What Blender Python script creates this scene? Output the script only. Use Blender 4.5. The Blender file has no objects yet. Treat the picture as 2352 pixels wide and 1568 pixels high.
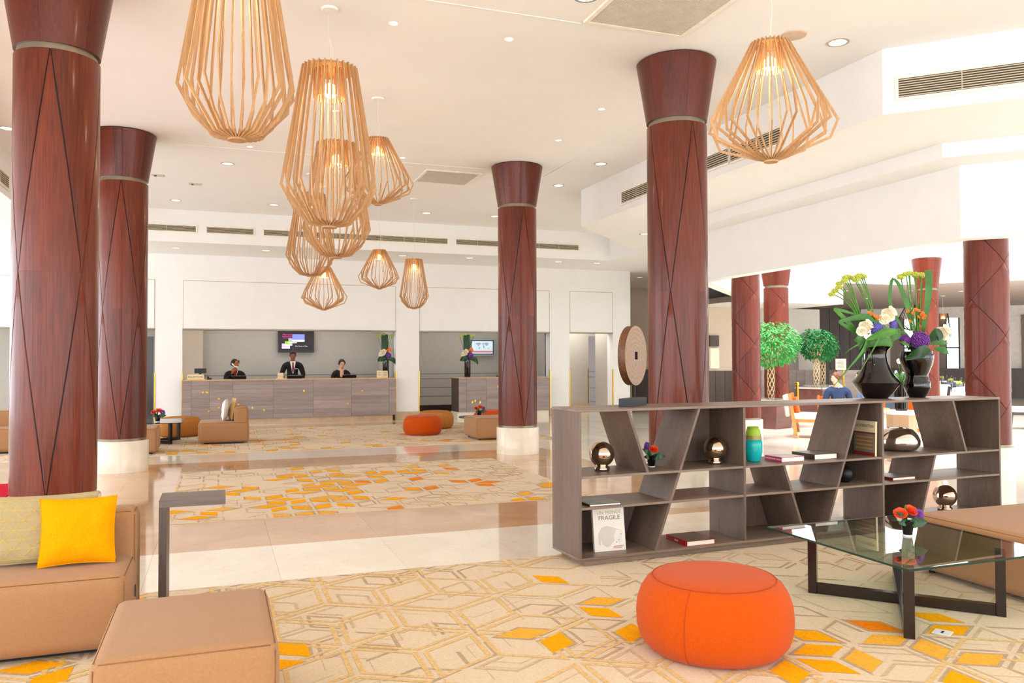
import bpy, bmesh, math, random
from mathutils import Vector, Matrix, noise
from mathutils.geometry import tessellate_polygon
random.seed(7)
S = bpy.context.scene
COL = S.collection
PI = math.pi

# ------------------------------------------------------------------ camera
cam_d = bpy.data.cameras.new('camera')
cam_d.sensor_width = 36.0
cam_d.lens = 36.0 * 1857.1 / 2352.0
cam_d.clip_start = 0.05
cam_d.clip_end = 200
cam = bpy.data.objects.new('camera', cam_d)
COL.objects.link(cam)
_r, _u, _f = (0.94003, -0.34107, -0.00314), (-0.00478, -0.02239, 0.99974), (0.34105, 0.93977, 0.02268)
cam.matrix_world = Matrix(((_r[0], _u[0], -_f[0], 0), (_r[1], _u[1], -_f[1], 0), (_r[2], _u[2], -_f[2], 1.5), (0, 0, 0, 1)))
S.camera = cam

# ------------------------------------------------------------------ world, daylight, exposure
W = bpy.data.worlds.new('sky')
S.world = W
W.use_nodes = True
bgn = W.node_tree.nodes['Background']
bgn.inputs[0].default_value = (0.97, 0.985, 1.0, 1)
bgn.inputs[1].default_value = 3.9

def area(name, loc, rot, sx, sy, energy, color):
    l = bpy.data.lights.new(name, 'AREA')
    l.shape = 'RECTANGLE'; l.size = sx; l.size_y = sy; l.energy = energy; l.color = color
    o = bpy.data.objects.new(name, l); COL.objects.link(o)
    o.location = loc; o.rotation_euler = rot
    return o
sun_d = bpy.data.lights.new('sun', 'SUN'); sun_d.energy = 7; sun_d.angle = math.radians(12); sun_d.color = (1, .96, .9)
sun = bpy.data.objects.new('sun', sun_d); COL.objects.link(sun); sun.rotation_euler = (math.radians(10), math.radians(-14), 0)
area('daylight_left_windows', (-8.5, 8.5, 2.15), (0, math.radians(-90), 0), 3.4, 29.0, 1250, (.78, .89, 1.0))
area('daylight_entrance_windows', (5.5, -6.5, 2.1), (math.radians(90), 0, 0), 26.0, 3.6, 900, (.92, .965, 1.0))
area('reception_ceiling_light', (1.7, 21.3, 2.95), (0, 0, 0), 4.6, 1.2, 42, (1, .95, .88))
area('concierge_ceiling_light', (6.6, 21.4, 2.95), (0, 0, 0), 3.2, 1.2, 26, (1, .95, .88))
area('corridor_fill_light', (9.75, 21.3, 2.95), (0, 0, 0), 1.0, 1.2, 45, (1, .95, .88))  # fill light added to brighten the corridor behind the doorway, no modelled fitting
area('restaurant_ceiling_light', (21.5, 19.0, 3.4), (0, 0, 0), 6, 5, 120, (1, .9, .8))

S.view_settings.view_transform = 'Standard'
S.view_settings.look = 'None'
S.view_settings.gamma = 1
S.view_settings.use_curve_mapping = False
S.view_settings.exposure = -0.28
S.cycles.max_bounces = 10
S.cycles.diffuse_bounces = 6
S.cycles.glossy_bounces = 5
S.cycles.transmission_bounces = 8
S.cycles.sample_clamp_indirect = 6
S.cycles.caustics_reflective = False
S.cycles.caustics_refractive = False

# ------------------------------------------------------------------ materials
def lin(h):
    h = h.lstrip('#')
    c = [int(h[i:i + 2], 16) / 255 for i in (0, 2, 4)]
    return tuple(x / 12.92 if x <= .04045 else ((x + .055) / 1.055) ** 2.4 for x in c)
MATS = {}
def base_mat(name):
    m = bpy.data.materials.new(name); m.use_nodes = True
    MATS[name] = m
    return m, m.node_tree, m.node_tree.nodes['Principled BSDF']
def mat(name, col, rough=.5, metal=0, coat=0, var=.06, scale=8, bump=0, bscale=60, spec=.5, emit=None, es=0, stretch=(1, 1, 1), sheen=0, trans=0, ior=1.45, alpha=1):
    """plain material with a procedural colour variation and optional fine relief"""
    m, nt, b = base_mat(name)
    c = lin(col)
    tc = nt.nodes.new('ShaderNodeTexCoord'); mp = nt.nodes.new('ShaderNodeMapping')
    nt.links.new(tc.outputs['Object'], mp.inputs[0]); mp.inputs['Scale'].default_value = stretch
    n = nt.nodes.new('ShaderNodeTexNoise'); n.inputs['Scale'].default_value = scale; n.inputs['Detail'].default_value = 4
    nt.links.new(mp.outputs[0], n.inputs['Vector'])
    r = nt.nodes.new('ShaderNodeValToRGB')
    r.color_ramp.elements[0].position = .3; r.color_ramp.elements[1].position = .7
    r.color_ramp.elements[0].color = tuple(min(1, x * (1 - var)) for x in c) + (1,)
    r.color_ramp.elements[1].color = tuple(min(1, x * (1 + var)) for x in c) + (1,)
    nt.links.new(n.outputs[0], r.inputs[0]); nt.links.new(r.outputs[0], b.inputs['Base Color'])
    b.inputs['Roughness'].default_value = rough; b.inputs['Metallic'].default_value = metal
    b.inputs['Coat Weight'].default_value = coat; b.inputs['Coat Roughness'].default_value = .08
    b.inputs['Specular IOR Level'].default_value = spec
    b.inputs['Sheen Weight'].default_value = sheen
    b.inputs['Transmission Weight'].default_value = trans; b.inputs['IOR'].default_value = ior
    if emit:
        b.inputs['Emission Color'].default_value = lin(emit) + (1,); b.inputs['Emission Strength'].default_value = es
    if bump:
        n2 = nt.nodes.new('ShaderNodeTexNoise'); n2.inputs['Scale'].default_value = bscale
        nt.links.new(mp.outputs[0], n2.inputs['Vector'])
        bp = nt.nodes.new('ShaderNodeBump'); bp.inputs['Strength'].default_value = bump; bp.inputs['Distance'].default_value = .004
        nt.links.new(n2.outputs[0], bp.inputs['Height']); nt.links.new(bp.outputs[0], b.inputs['Normal'])
    return m
def wood(name, dark, light, axis='z', rough=.4, coat=0, scale=3.0, fine=60, mid=.5, rnd=.12, spec=.5):
    """grain stretched along one local axis"""
    m, nt, b = base_mat(name)
    tc = nt.nodes.new('ShaderNodeTexCoord'); mp = nt.nodes.new('ShaderNodeMapping')
    nt.links.new(tc.outputs['Object'], mp.inputs[0])
    st = {'x': (.05, 1, 1), 'y': (1, .05, 1), 'z': (1, 1, .05)}[axis]
    oi = nt.nodes.new('ShaderNodeObjectInfo')
    cb = nt.nodes.new('ShaderNodeCombineXYZ')
    mu = nt.nodes.new('ShaderNodeMath'); mu.operation = 'MULTIPLY'; mu.inputs[1].default_value = 17.0
    nt.links.new(oi.outputs['Random'], mu.inputs[0])
    for i in range(3): nt.links.new(mu.outputs[0], cb.inputs[i])
    nt.links.new(cb.outputs[0], mp.inputs['Location']); mp.inputs['Scale'].default_value = st
    n1 = nt.nodes.new('ShaderNodeTexNoise'); n1.inputs['Scale'].default_value = scale * 3; n1.inputs['Detail'].default_value = 5
    n2 = nt.nodes.new('ShaderNodeTexNoise'); n2.inputs['Scale'].default_value = fine * 2; n2.inputs['Detail'].default_value = 3
    nt.links.new(mp.outputs[0], n1.inputs['Vector']); nt.links.new(mp.outputs[0], n2.inputs['Vector'])
    mx = nt.nodes.new('ShaderNodeMix'); mx.data_type = 'FLOAT'; mx.inputs[0].default_value = .45
    nt.links.new(n1.outputs[0], mx.inputs[2]); nt.links.new(n2.outputs[0], mx.inputs[3])
    r = nt.nodes.new('ShaderNodeValToRGB')
    r.color_ramp.elements[0].position = .32; r.color_ramp.elements[1].position = .68
    r.color_ramp.elements[0].color = lin(dark) + (1,); r.color_ramp.elements[1].color = lin(light) + (1,)
    nt.links.new(mx.outputs[0], r.inputs[0])
    hs = nt.nodes.new('ShaderNodeHueSaturation')
    mr = nt.nodes.new('ShaderNodeMapRange'); mr.inputs[3].default_value = 1 - rnd; mr.inputs[4].default_value = 1 + rnd
    nt.links.new(oi.outputs['Random'], mr.inputs[0]); nt.links.new(mr.outputs[0], hs.inputs['Value'])
    nt.links.new(r.outputs[0], hs.inputs['Color']); nt.links.new(hs.outputs[0], b.inputs['Base Color'])
    b.inputs['Roughness'].default_value = rough; b.inputs['Coat Weight'].default_value = coat; b.inputs['Coat Roughness'].default_value = .12
    b.inputs['Specular IOR Level'].default_value = spec
    bp = nt.nodes.new('ShaderNodeBump'); bp.inputs['Strength'].default_value = .08; bp.inputs['Distance'].default_value = .002
    nt.links.new(n2.outputs[0], bp.inputs['Height']); nt.links.new(bp.outputs[0], b.inputs['Normal'])
    return m
def marble(name, c1, c2, vein, rough=.07, scale=1.2):
    m, nt, b = base_mat(name)
    tc = nt.nodes.new('ShaderNodeTexCoord'); oi = nt.nodes.new('ShaderNodeObjectInfo')
    ad = nt.nodes.new('ShaderNodeVectorMath'); ad.operation = 'ADD'
    nt.links.new(tc.outputs['Object'], ad.inputs[0])
    ml = nt.nodes.new('ShaderNodeVectorMath'); ml.operation = 'SCALE'; ml.inputs['Scale'].default_value = 1.0
    nt.links.new(oi.outputs['Location'], ml.inputs[0]); nt.links.new(ml.outputs[0], ad.inputs[1])
    n = nt.nodes.new('ShaderNodeTexNoise'); n.inputs['Scale'].default_value = scale; n.inputs['Detail'].default_value = 8; n.inputs['Distortion'].default_value = 1.2
    nt.links.new(ad.outputs[0], n.inputs['Vector'])
    r = nt.nodes.new('ShaderNodeValToRGB'); r.color_ramp.elements[0].position = .35; r.color_ramp.elements[1].position = .65
    r.color_ramp.elements[0].color = lin(c1) + (1,); r.color_ramp.elements[1].color = lin(c2) + (1,)
    nt.links.new(n.outputs[0], r.inputs[0])
    n2 = nt.nodes.new('ShaderNodeTexNoise'); n2.inputs['Scale'].default_value = scale * 3.5; n2.inputs['Detail'].default_value = 6; n2.inputs['Distortion'].default_value = 2.5
    nt.links.new(ad.outputs[0], n2.inputs['Vector'])
    r2 = nt.nodes.new('ShaderNodeValToRGB')
    e = r2.color_ramp.elements; e[0].position = .485; e[0].color = (0, 0, 0, 1); e[1].position = .515; e[1].color = (0, 0, 0, 1)
    k = e.new(.5); k.color = (.35, .35, .35, 1)
    nt.links.new(n2.outputs[0], r2.inputs[0])
    mx = nt.nodes.new('ShaderNodeMix'); mx.data_type = 'RGBA'
    nt.links.new(r2.outputs[0], mx.inputs[0]); nt.links.new(r.outputs[0], mx.inputs[6]); mx.inputs[7].default_value = lin(vein) + (1,)
    hs = nt.nodes.new('ShaderNodeHueSaturation'); mr = nt.nodes.new('ShaderNodeMapRange'); mr.inputs[3].default_value = .95; mr.inputs[4].default_value = 1.04
    nt.links.new(oi.outputs['Random'], mr.inputs[0]); nt.links.new(mr.outputs[0], hs.inputs['Value'])
    nt.links.new(mx.outputs[2], hs.inputs['Color']); nt.links.new(hs.outputs[0], b.inputs['Base Color'])
    b.inputs['Roughness'].default_value = rough; b.inputs['Specular IOR Level'].default_value = .6
    return m
def glass(name, col, rough=0.0):
    m, nt, b = base_mat(name)
    nt.nodes.remove(b)
    out = nt.nodes['Material Output']
    tr = nt.nodes.new('ShaderNodeBsdfTransparent'); tr.inputs[0].default_value = lin(col) + (1,)
    gl = nt.nodes.new('ShaderNodeBsdfGlossy'); gl.inputs['Roughness'].default_value = rough; gl.inputs[0].default_value = (1, 1, 1, 1)
    fr = nt.nodes.new('ShaderNodeFresnel'); fr.inputs[0].default_value = 1.52
    mu = nt.nodes.new('ShaderNodeMath'); mu.operation = 'MULTIPLY'; mu.inputs[1].default_value = 1.25; mu.use_clamp = True
    nt.links.new(fr.outputs[0], mu.inputs[0])
    n = nt.nodes.new('ShaderNodeTexNoise'); n.inputs['Scale'].default_value = 2.0
    bp = nt.nodes.new('ShaderNodeBump'); bp.inputs['Strength'].default_value = .004; nt.links.new(n.outputs[0], bp.inputs['Height']); nt.links.new(bp.outputs[0], gl.inputs['Normal'])
    mx = nt.nodes.new('ShaderNodeMixShader')
    geo = nt.nodes.new('ShaderNodeNewGeometry'); iv = nt.nodes.new('ShaderNodeMath'); iv.operation = 'SUBTRACT'; iv.inputs[0].default_value = 1
    m2 = nt.nodes.new('ShaderNodeMath'); m2.operation = 'MULTIPLY'
    nt.links.new(geo.outputs['Backfacing'], iv.inputs[1]); nt.links.new(iv.outputs[0], m2.inputs[0]); nt.links.new(mu.outputs[0], m2.inputs[1])
    nt.links.new(m2.outputs[0], mx.inputs[0]); nt.links.new(tr.outputs[0], mx.inputs[1]); nt.links.new(gl.outputs[0], mx.inputs[2])
    nt.links.new(mx.outputs[0], out.inputs[0])
    return m
mat('paint', '#f0f0ef', .7, var=.015, scale=3)
mat('ceiling_paint', '#f2f2f1', .8, var=.012, scale=2)
mat('wall_beige', '#cdbcaa', .75, var=.02)
mat('wall_grey', '#b9b4ac', .6, var=.02)
mat('grey_panel', '#b4afa9', .5, var=.03)
mat('dark_recess', '#2a1710', .5)
mat('brass', '#d9a63a', .22, metal=1, var=.05)
mat('gold_trim', '#e6b93c', .3, metal=.9)
mat('travertine', '#c8ab8c', .25, var=.1, scale=6)
mat('stone_base', '#e8dfcd', .15, var=.06, scale=5)
mat('metal_ring', '#8c8170', .35, metal=.8)
mat('vent_frame', '#f3ede1', .5)
mat('vent_dark', '#4b4132', .6)
mat('grille_back', '#8d8678', .6)
mat('vent_slat', '#c9bda6', .4)
mat('grille_mesh', '#cdc8bb', .5)
wood('mahogany', '#3f1307', '#6c2812', 'z', .34, .14, 1.2, 45, spec=.3, rnd=.06)
wood('mahogany_shaft', '#431508', '#7c3319', 'z', .32, .16, 1.0, 40, spec=.3, rnd=.05)
wood('mahogany_bright', '#4a160a', '#7c3018', 'z', .36, .12, 1.0, 40, spec=.3, rnd=.09)
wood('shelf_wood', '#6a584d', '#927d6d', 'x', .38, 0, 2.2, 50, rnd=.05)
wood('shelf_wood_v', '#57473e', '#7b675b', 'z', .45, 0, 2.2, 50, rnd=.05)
wood('desk_plank', '#847470', '#a99a96', 'x', .4, 0, 1.6, 40, rnd=.1)
wood('table_grey', '#584a45', '#7a6a64', 'x', .4, 0, 1.6, 40)
wood('dark_plank', '#3d302c', '#57473f', 'z', .4, 0, 1.6, 40)
wood('lamp_wood', '#ab7f52', '#d0a576', 'z', .5, 0, 2.5, 60, rnd=.06)
wood('dark_wood', '#120706', '#23100b', 'z', .25, .3, 2, 40)
wood('planter_wood', '#43201b', '#6e3a30', 'x', .4, .2, 2, 40)
wood('corridor_wood', '#472310', '#66391b', 'z', .4, .1, 2, 40)
wood('oak', '#b06a30', '#d08c4c', 'z', .4, .1, 2, 40)
def ring_wood(name, cols):
    m, nt, b = base_mat(name)
    tc = nt.nodes.new('ShaderNodeTexCoord'); mp = nt.nodes.new('ShaderNodeMapping'); nt.links.new(tc.outputs['Object'], mp.inputs[0])
    mp.inputs['Location'].default_value = (.02, 0, -.385 + .03)
    w = nt.nodes.new('ShaderNodeTexWave'); w.wave_type = 'RINGS'; w.rings_direction = 'Y'; w.inputs['Scale'].default_value = 9; w.inputs['Distortion'].default_value = 9; w.inputs['Detail'].default_value = 7; w.inputs['Detail Scale'].default_value = 1.6
    nt.links.new(mp.outputs[0], w.inputs[0])
    r = nt.nodes.new('ShaderNodeValToRGB'); r.color_ramp.elements[0].color = lin(cols[0]) + (1,); r.color_ramp.elements[1].color = lin(cols[1]) + (1,)
    nt.links.new(w.outputs[0], r.inputs[0])
    n = nt.nodes.new('ShaderNodeTexNoise'); n.inputs['Scale'].default_value = 9; nt.links.new(tc.outputs['Object'], n.inputs[0])
    mx = nt.nodes.new('ShaderNodeMix'); mx.data_type = 'RGBA'; nt.links.new(n.outputs[0], mx.inputs[0]); nt.links.new(r.outputs[0], mx.inputs[6]); mx.inputs[7].default_value = lin(cols[2]) + (1,)
    nt.links.new(mx.outputs[2], b.inputs['Base Color']); b.inputs['Roughness'].default_value = .6
    bp = nt.nodes.new('ShaderNodeBump'); bp.inputs['Strength'].default_value = .25; bp.inputs['Distance'].default_value = .003; nt.links.new(w.outputs[0], bp.inputs['Height']); nt.links.new(bp.outputs[0], b.inputs['Normal'])
ring_wood('disc_face', ('#8b7461', '#ac937c', '#9c8473'))
wood('disc_bark', '#40210f', '#6f4324', 'x', .5, 0, 2.0, 25)
marble('cream_marble', '#efe5d3', '#f7f0e3', '#d9c4a4')
marble('tan_marble', '#c49a72', '#d3ad87', '#a77d58')
mat('grout', '#d8c8ae', .6)
mat('carpet_base', '#dcc7aa', .95, var=.07, scale=70, bump=.6, bscale=260, spec=.1, sheen=.1)
mat('carpet_light', '#e6d6bd', .95, var=.06, scale=70, bump=.6, bscale=260, spec=.1)
mat('carpet_taupe', '#bba286', .95, var=.12, scale=60, bump=.6, bscale=260, spec=.1)
mat('carpet_taupe_light', '#ccb393', .95, var=.12, scale=60, bump=.6, bscale=260, spec=.1)
mat('carpet_gold', '#dcbb84', .95, var=.16, scale=60, bump=.6, bscale=260, spec=.1)
mat('carpet_yellow', '#f6a90a', .95, var=.1, scale=60, bump=.6, bscale=260, spec=.1)
mat('carpet_amber', '#eeb040', .95, var=.12, scale=60, bump=.6, bscale=260, spec=.1)
mat('carpet_orange', '#f08410', .95, var=.1, scale=60, bump=.6, bscale=260, spec=.1)
mat('red_rug', '#c41030', .95, var=.1, scale=60, bump=.5, bscale=200, spec=.1)
mat('sofa_tan', '#a87d58', .9, var=.06, scale=120, bump=.35, bscale=500, spec=.15, sheen=.15)
mat('sofa_seam', '#8f623c', .9)
mat('pouf_orange', '#c24c06', .9, var=.08, scale=120, bump=.4, bscale=400, spec=.1, sheen=.1)
mat('pouf_seam', '#b04003', .9)
mat('pouf_caramel', '#b8793c', .9, var=.07, scale=120, bump=.4, bscale=400, spec=.15)
mat('cushion_yellow', '#ee9c00', .9, var=.1, scale=140, bump=.5, bscale=420, spec=.1)
mat('cushion_beige', '#a8966f', .8, var=.05, scale=80, bump=.2, bscale=300)
mat('cushion_line', '#d8b84e', .6)
mat('cushion_white', '#e9e6e1', .8, var=.04)
mat('cushion_gold', '#c19a4a', .35, var=.12, scale=20, sheen=.3)
mat('black_gloss', '#060506', .05, coat=.5)
mat('black_matte', '#131212', .45)
mat('black_stone', '#26282c', .5)
mat('black_pot', '#0b0a0b', .1)
mat('glass_base', '#e9eef0', .05, spec=.8)
mat('bronze_ball', '#cdbaa8', .06, metal=1, var=.03)
mat('silver', '#e2dcd6', .05, metal=1, var=.02)
mat('vase_green', '#a6cf3e', .18, var=.1, scale=12)
mat('vase_teal', '#12b5b8', .2, var=.1, scale=14)
mat('vase_band', '#9a8a45', .25, var=.2, scale=30)
mat('paper', '#f1ece2', .8, var=.03)
mat('paper_cream', '#e9d9b0', .7, var=.04)
mat('cover_pink', '#c02a62', .45); mat('cover_red', '#a0121f', .4); mat('cover_dark', '#34231d', .3, var=.3, scale=14)
mat('cover_blue', '#4b6a94', .4); mat('cover_grey', '#83807a', .35, var=.25, scale=12); mat('cover_photo', '#4a3a34', .3, var=.5, scale=16)
mat('cover_white', '#ece6dc', .45, var=.03); mat('cover_brownred', '#8c2f28', .4); mat('ink_grey', '#6d6a63', .6); mat('ink_pale', '#b7a58f', .6)
mat('ink_red', '#b5483e', .6); mat('bear_grey', '#d3cbc4', .6); mat('bear_white', '#e3dfdb', .6); mat('ink_gold', '#5d4a1c', .5); mat('stripe_orange', '#d98a2a', .5); mat('stripe_grey', '#7d756e', .5)
mat('leaf', '#356f1c', .4, var=.3, scale=9, spec=.5)
mat('leaf_dark', '#17431b', .35, var=.3, scale=9)
mat('leaf_bright', '#437f1f', .4, var=.25, scale=9)
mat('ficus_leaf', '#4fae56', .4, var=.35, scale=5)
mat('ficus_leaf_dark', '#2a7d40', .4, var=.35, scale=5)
mat('stem', '#4f8a2b', .5, var=.15)
mat('allium', '#c5cf58', .7, var=.2, scale=60)
mat('petal_white', '#f4ecd6', .6, var=.05)
mat('petal_purple', '#7a3f9a', .7, var=.25, scale=50)
mat('petal_violet', '#7268c4', .7, var=.25, scale=50)
mat('petal_rose', '#f2501e', .6, var=.15, scale=20)
mat('petal_orange', '#ee7a1e', .6, var=.1)
mat('petal_pink', '#d84a86', .6, var=.1)
mat('trunk', '#d6bf97', .7, var=.15, scale=20)
mat('soil', '#3a2c22', .9, var=.3, scale=50)
mat('skin_dark', '#8a4e30', .55, var=.05); mat('skin_mid', '#b5703f', .55, var=.05); mat('skin_light', '#e2b195', .55, var=.04)
mat('hair_black', '#15100e', .5); mat('hair_brown', '#3d1f14', .5); mat('hair_chestnut', '#6b3f28', .5)
mat('suit_black', '#0f0b0c', .75, var=.1); mat('shirt_white', '#eceff2', .7); mat('tie_red', '#7a1222', .5); mat('scarf_red', '#a3112c', .5); mat('navy', '#1f3357', .8); mat('shirt_blue', '#5e86c0', .8)
mat('lip', '#9c4638', .5); mat('eye_white', '#f0ece6', .3)
mat('handset', '#f1f0ee', .3); mat('frame_brown', '#3a1d10', .3); mat('badge', '#e8e8ea', .3)
mat('screen_black', '#0c0b0d', .15); mat('bezel', '#171516', .25); mat('bezel_silver', '#7f8a94', .3, metal=.6)
for nm, c, e in (('scr_back', '#2c2226', .5), ('scr_pink', '#e23aa0', 1.4), ('scr_blue', '#7f8df0', 1.2), ('scr_white', '#e6ecff', 1.3), ('scr_green', '#8fd02c', 1.2), ('scr_lilac', '#cdb7f0', 1.2), ('scr_grey', '#b7b4b6', 1.0), ('scr_sky', '#cfe4f2', 1.0), ('scr_map', '#9fb3c4', .8), ('scr_red', '#cf7a84', .9)):
    mat(nm, c, .4, emit=c, es=e * .55)
mat('bulb', '#ffd08a', .4, emit='#ffc870', es=14)
mat('downlight_lens', '#fff3df', .4, emit='#fff0d8', es=2.2)
mat('downlight_chrome', '#b9b4ab', .12, metal=1)
mat('lamp_metal', '#3a2a20', .5, metal=.6)
mat('cable', '#e6ddce', .6)
mat('chair_grey', '#b9b8b8', .9, var=.08, scale=60, bump=.3, bscale=300); mat('chair_white', '#efece6', .85); mat('cloth_white', '#f3f1ee', .9, var=.02)
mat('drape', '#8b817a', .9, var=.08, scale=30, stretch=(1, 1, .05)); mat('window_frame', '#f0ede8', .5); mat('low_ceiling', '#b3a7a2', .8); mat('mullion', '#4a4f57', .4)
mat('basket', '#6b6d70', .4); mat('light_wood', '#caa583', .45, var=.1, scale=8, stretch=(1, 1, .1))
mat('cart_blue', '#3b4a5c', .5); mat('acrylic', '#e4e9ec', .1)
glass('table_glass', '#dbe9e2'); mat('glass_edge', '#17382e', .1, var=.1); glass('clear_glass', '#eef4f5'); glass('window_glass', '#f4f8fa')
mat('dark_glass', '#10141a', .05, spec=.8)
M = MATS

# ------------------------------------------------------------------ mesh helpers
class MB:
    def __init__(s): s.v = []; s.f = []; s.m = []
    def add(s, vs, fs, mi=0, X=None):
        k = len(s.v)
        s.v += [tuple(X @ Vector(p)) if X else tuple(p) for p in vs]
        s.f += [tuple(k + i for i in f) for f in fs]; s.m += [mi] * len(fs)
        return s
    def box(s, a, b, mi=0, X=None):
        x0, y0, z0 = a; x1, y1, z1 = b
        return s.add([(x0, y0, z0), (x1, y0, z0), (x1, y1, z0), (x0, y1, z0), (x0, y0, z1), (x1, y0, z1), (x1, y1, z1), (x0, y1, z1)],
                     [(3, 2, 1, 0), (4, 5, 6, 7), (0, 1, 5, 4), (1, 2, 6, 5), (2, 3, 7, 6), (3, 0, 4, 7)], mi, X)
    def lathe(s, prof, n=32, mi=0, X=None, cap=True, mis=None):
        vs = []; fs = []; ms = []
        for r, z in prof:
            for i in range(n):
                a = 2 * PI * i / n; vs.append((r * math.cos(a), r * math.sin(a), z))
        for j in range(len(prof) - 1):
            for i in range(n):
                fs.append((j * n + i, j * n + (i + 1) % n, (j + 1) * n + (i + 1) % n, (j + 1) * n + i)); ms.append(mis[j] if mis else mi)
        if cap:
            fs.append(tuple(reversed(range(n)))); ms.append(mis[0] if mis else mi)
            fs.append(tuple(range((len(prof) - 1) * n, len(prof) * n))); ms.append(mis[-1] if mis else mi)
        s.add(vs, fs, 0, X); s.m[-len(fs):] = ms
        return s
    def tube(s, path, r, n=6, mi=0, cap=True):
        P = [Vector(p) for p in path]; vs = []; fs = []
        rr = r if isinstance(r, (list, tuple)) else [r] * len(P)
        up = Vector((.12, .31, .94)).normalized()
        for j, p in enumerate(P):
            t = (P[min(j + 1, len(P) - 1)] - P[max(j - 1, 0)]).normalized()
            a = t.cross(up)
            if a.length < 1e-3: a = t.cross(Vector((1, 0, 0)))
            a.normalize(); b = t.cross(a)
            for i in range(n):
                q = 2 * PI * i / n
                vs.append(p + (a * math.cos(q) + b * math.sin(q)) * rr[j])
        for j in range(len(P) - 1):
            for i in range(n): fs.append((j * n + i, j * n + (i + 1) % n, (j + 1) * n + (i + 1) % n, (j + 1) * n + i))
        if cap: fs.append(tuple(reversed(range(n)))); fs.append(tuple(range((len(P) - 1) * n, len(P) * n)))
        return s.add(vs, fs, mi)
    def prism(s, poly, z0, z1, mi=0, X=None):
        n = len(poly)
        vs = [(x, y, z0) for x, y in poly] + [(x, y, z1) for x, y in poly]
        fs = [tuple(reversed(range(n))), tuple(range(n, 2 * n))] + [(i, (i + 1) % n, n + (i + 1) % n, n + i) for i in range(n)]
        return s.add(vs, fs, mi, X)
    def ball(s, c, r, nu=10, nv=7, mi=0, sq=(1, 1, 1)):
        vs = [(c[0], c[1], c[2] - r * sq[2])]; fs = []
        for j in range(1, nv):
            p = PI * j / nv
            for i in range(nu):
                a = 2 * PI * i / nu
                vs.append((c[0] + r * sq[0] * math.sin(p) * math.cos(a), c[1] + r * sq[1] * math.sin(p) * math.sin(a), c[2] - r * sq[2] * math.cos(p)))
        vs.append((c[0], c[1], c[2] + r * sq[2])); L = len(vs) - 1
        for i in range(nu):
            fs.append((0, 1 + (i + 1) % nu, 1 + i)); fs.append((L, L - nu + i, L - nu + (i + 1) % nu))
        for j in range(nv - 2):
            for i in range(nu): fs.append((1 + j * nu + i, 1 + j * nu + (i + 1) % nu, 1 + (j + 1) * nu + (i + 1) % nu, 1 + (j + 1) * nu + i))
        return s.add(vs, fs, mi)
    def mesh(s, name):
        me = bpy.data.meshes.new(name); me.from_pydata(s.v, [], s.f); me.update()
        return me
    def build(s, name, mats, parent=None, smooth=False, bevel=0, seg=2, fix=False):
        me = s.mesh(name)
        mats = [mats] if isinstance(mats, str) else mats
        for m in mats: me.materials.append(M[m])
        me.polygons.foreach_set('material_index', s.m)
        if bevel or fix:
            bm = bmesh.new(); bm.from_mesh(me)
            if fix: bmesh.ops.recalc_face_normals(bm, faces=bm.faces)
            if bevel: bmesh.ops.bevel(bm, geom=list(bm.edges), offset=bevel, segments=seg, profile=.5, affect='EDGES', clamp_overlap=True)
            bm.to_mesh(me); bm.free()
        if smooth:
            me.polygons.foreach_set('use_smooth', [True] * len(me.polygons))
            if smooth != 'all': me.set_sharp_from_angle(angle=math.radians(40))
        return link(name, me, parent)
def link(name, me, parent=None):
    o = bpy.data.objects.new(name, me); COL.objects.link(o)
    if parent: o.parent = parent
    return o
def tag(o, label, cat, group=None):
    o['label'] = label; o['category'] = cat
    if group: o['group'] = group
    return o
def thing(name, label, cat, loc=(0, 0, 0), rz=0, group=None):
    o = bpy.data.objects.new(name, None); COL.objects.link(o)
    o.location = loc; o.rotation_euler = (0, 0, rz); o.empty_display_size = .1
    return tag(o, label, cat, group)
def st(o):
    o['kind'] = 'structure'; return o
def copy_tree(root, loc, rz=None, label=None, scale=None):
    def cp(o, p):
        c = o.copy(); COL.objects.link(c); c.parent = p
        for ch in list(o.children): cp(ch, c)
        return c
    r = cp(root, None); r.location = loc
    if rz is not None: r.rotation_euler = (0, 0, rz)
    if scale: r.scale = scale
    if label: r['label'] = label
    return r
def rot(x=0, y=0, z=0): return (Matrix.Rotation(z, 4, 'Z') @ Matrix.Rotation(y, 4, 'Y') @ Matrix.Rotation(x, 4, 'X'))
def T(x, y, z): return Matrix.Translation((x, y, z))
def text(name, body, size, m, parent, X, extrude=.001, align='CENTER', sx=1.0):
    cu = bpy.data.curves.new(name, 'FONT'); cu.body = body; cu.size = size; cu.extrude = extrude; cu.align_x = align; cu.align_y = 'CENTER'; cu.resolution_u = 2
    o = bpy.data.objects.new(name, cu); COL.objects.link(o)
    me = bpy.data.meshes.new_from_object(o)
    bpy.data.objects.remove(o); bpy.data.curves.remove(cu)
    me.materials.clear(); me.materials.append(M[m])
    me.transform(X @ Matrix.Scale(sx, 4, (1, 0, 0)))
    return link(name, me, parent)
FACE_FRONT = Matrix.Rotation(PI / 2, 4, 'X')      # XY plane -> upright, facing -Y

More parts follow.
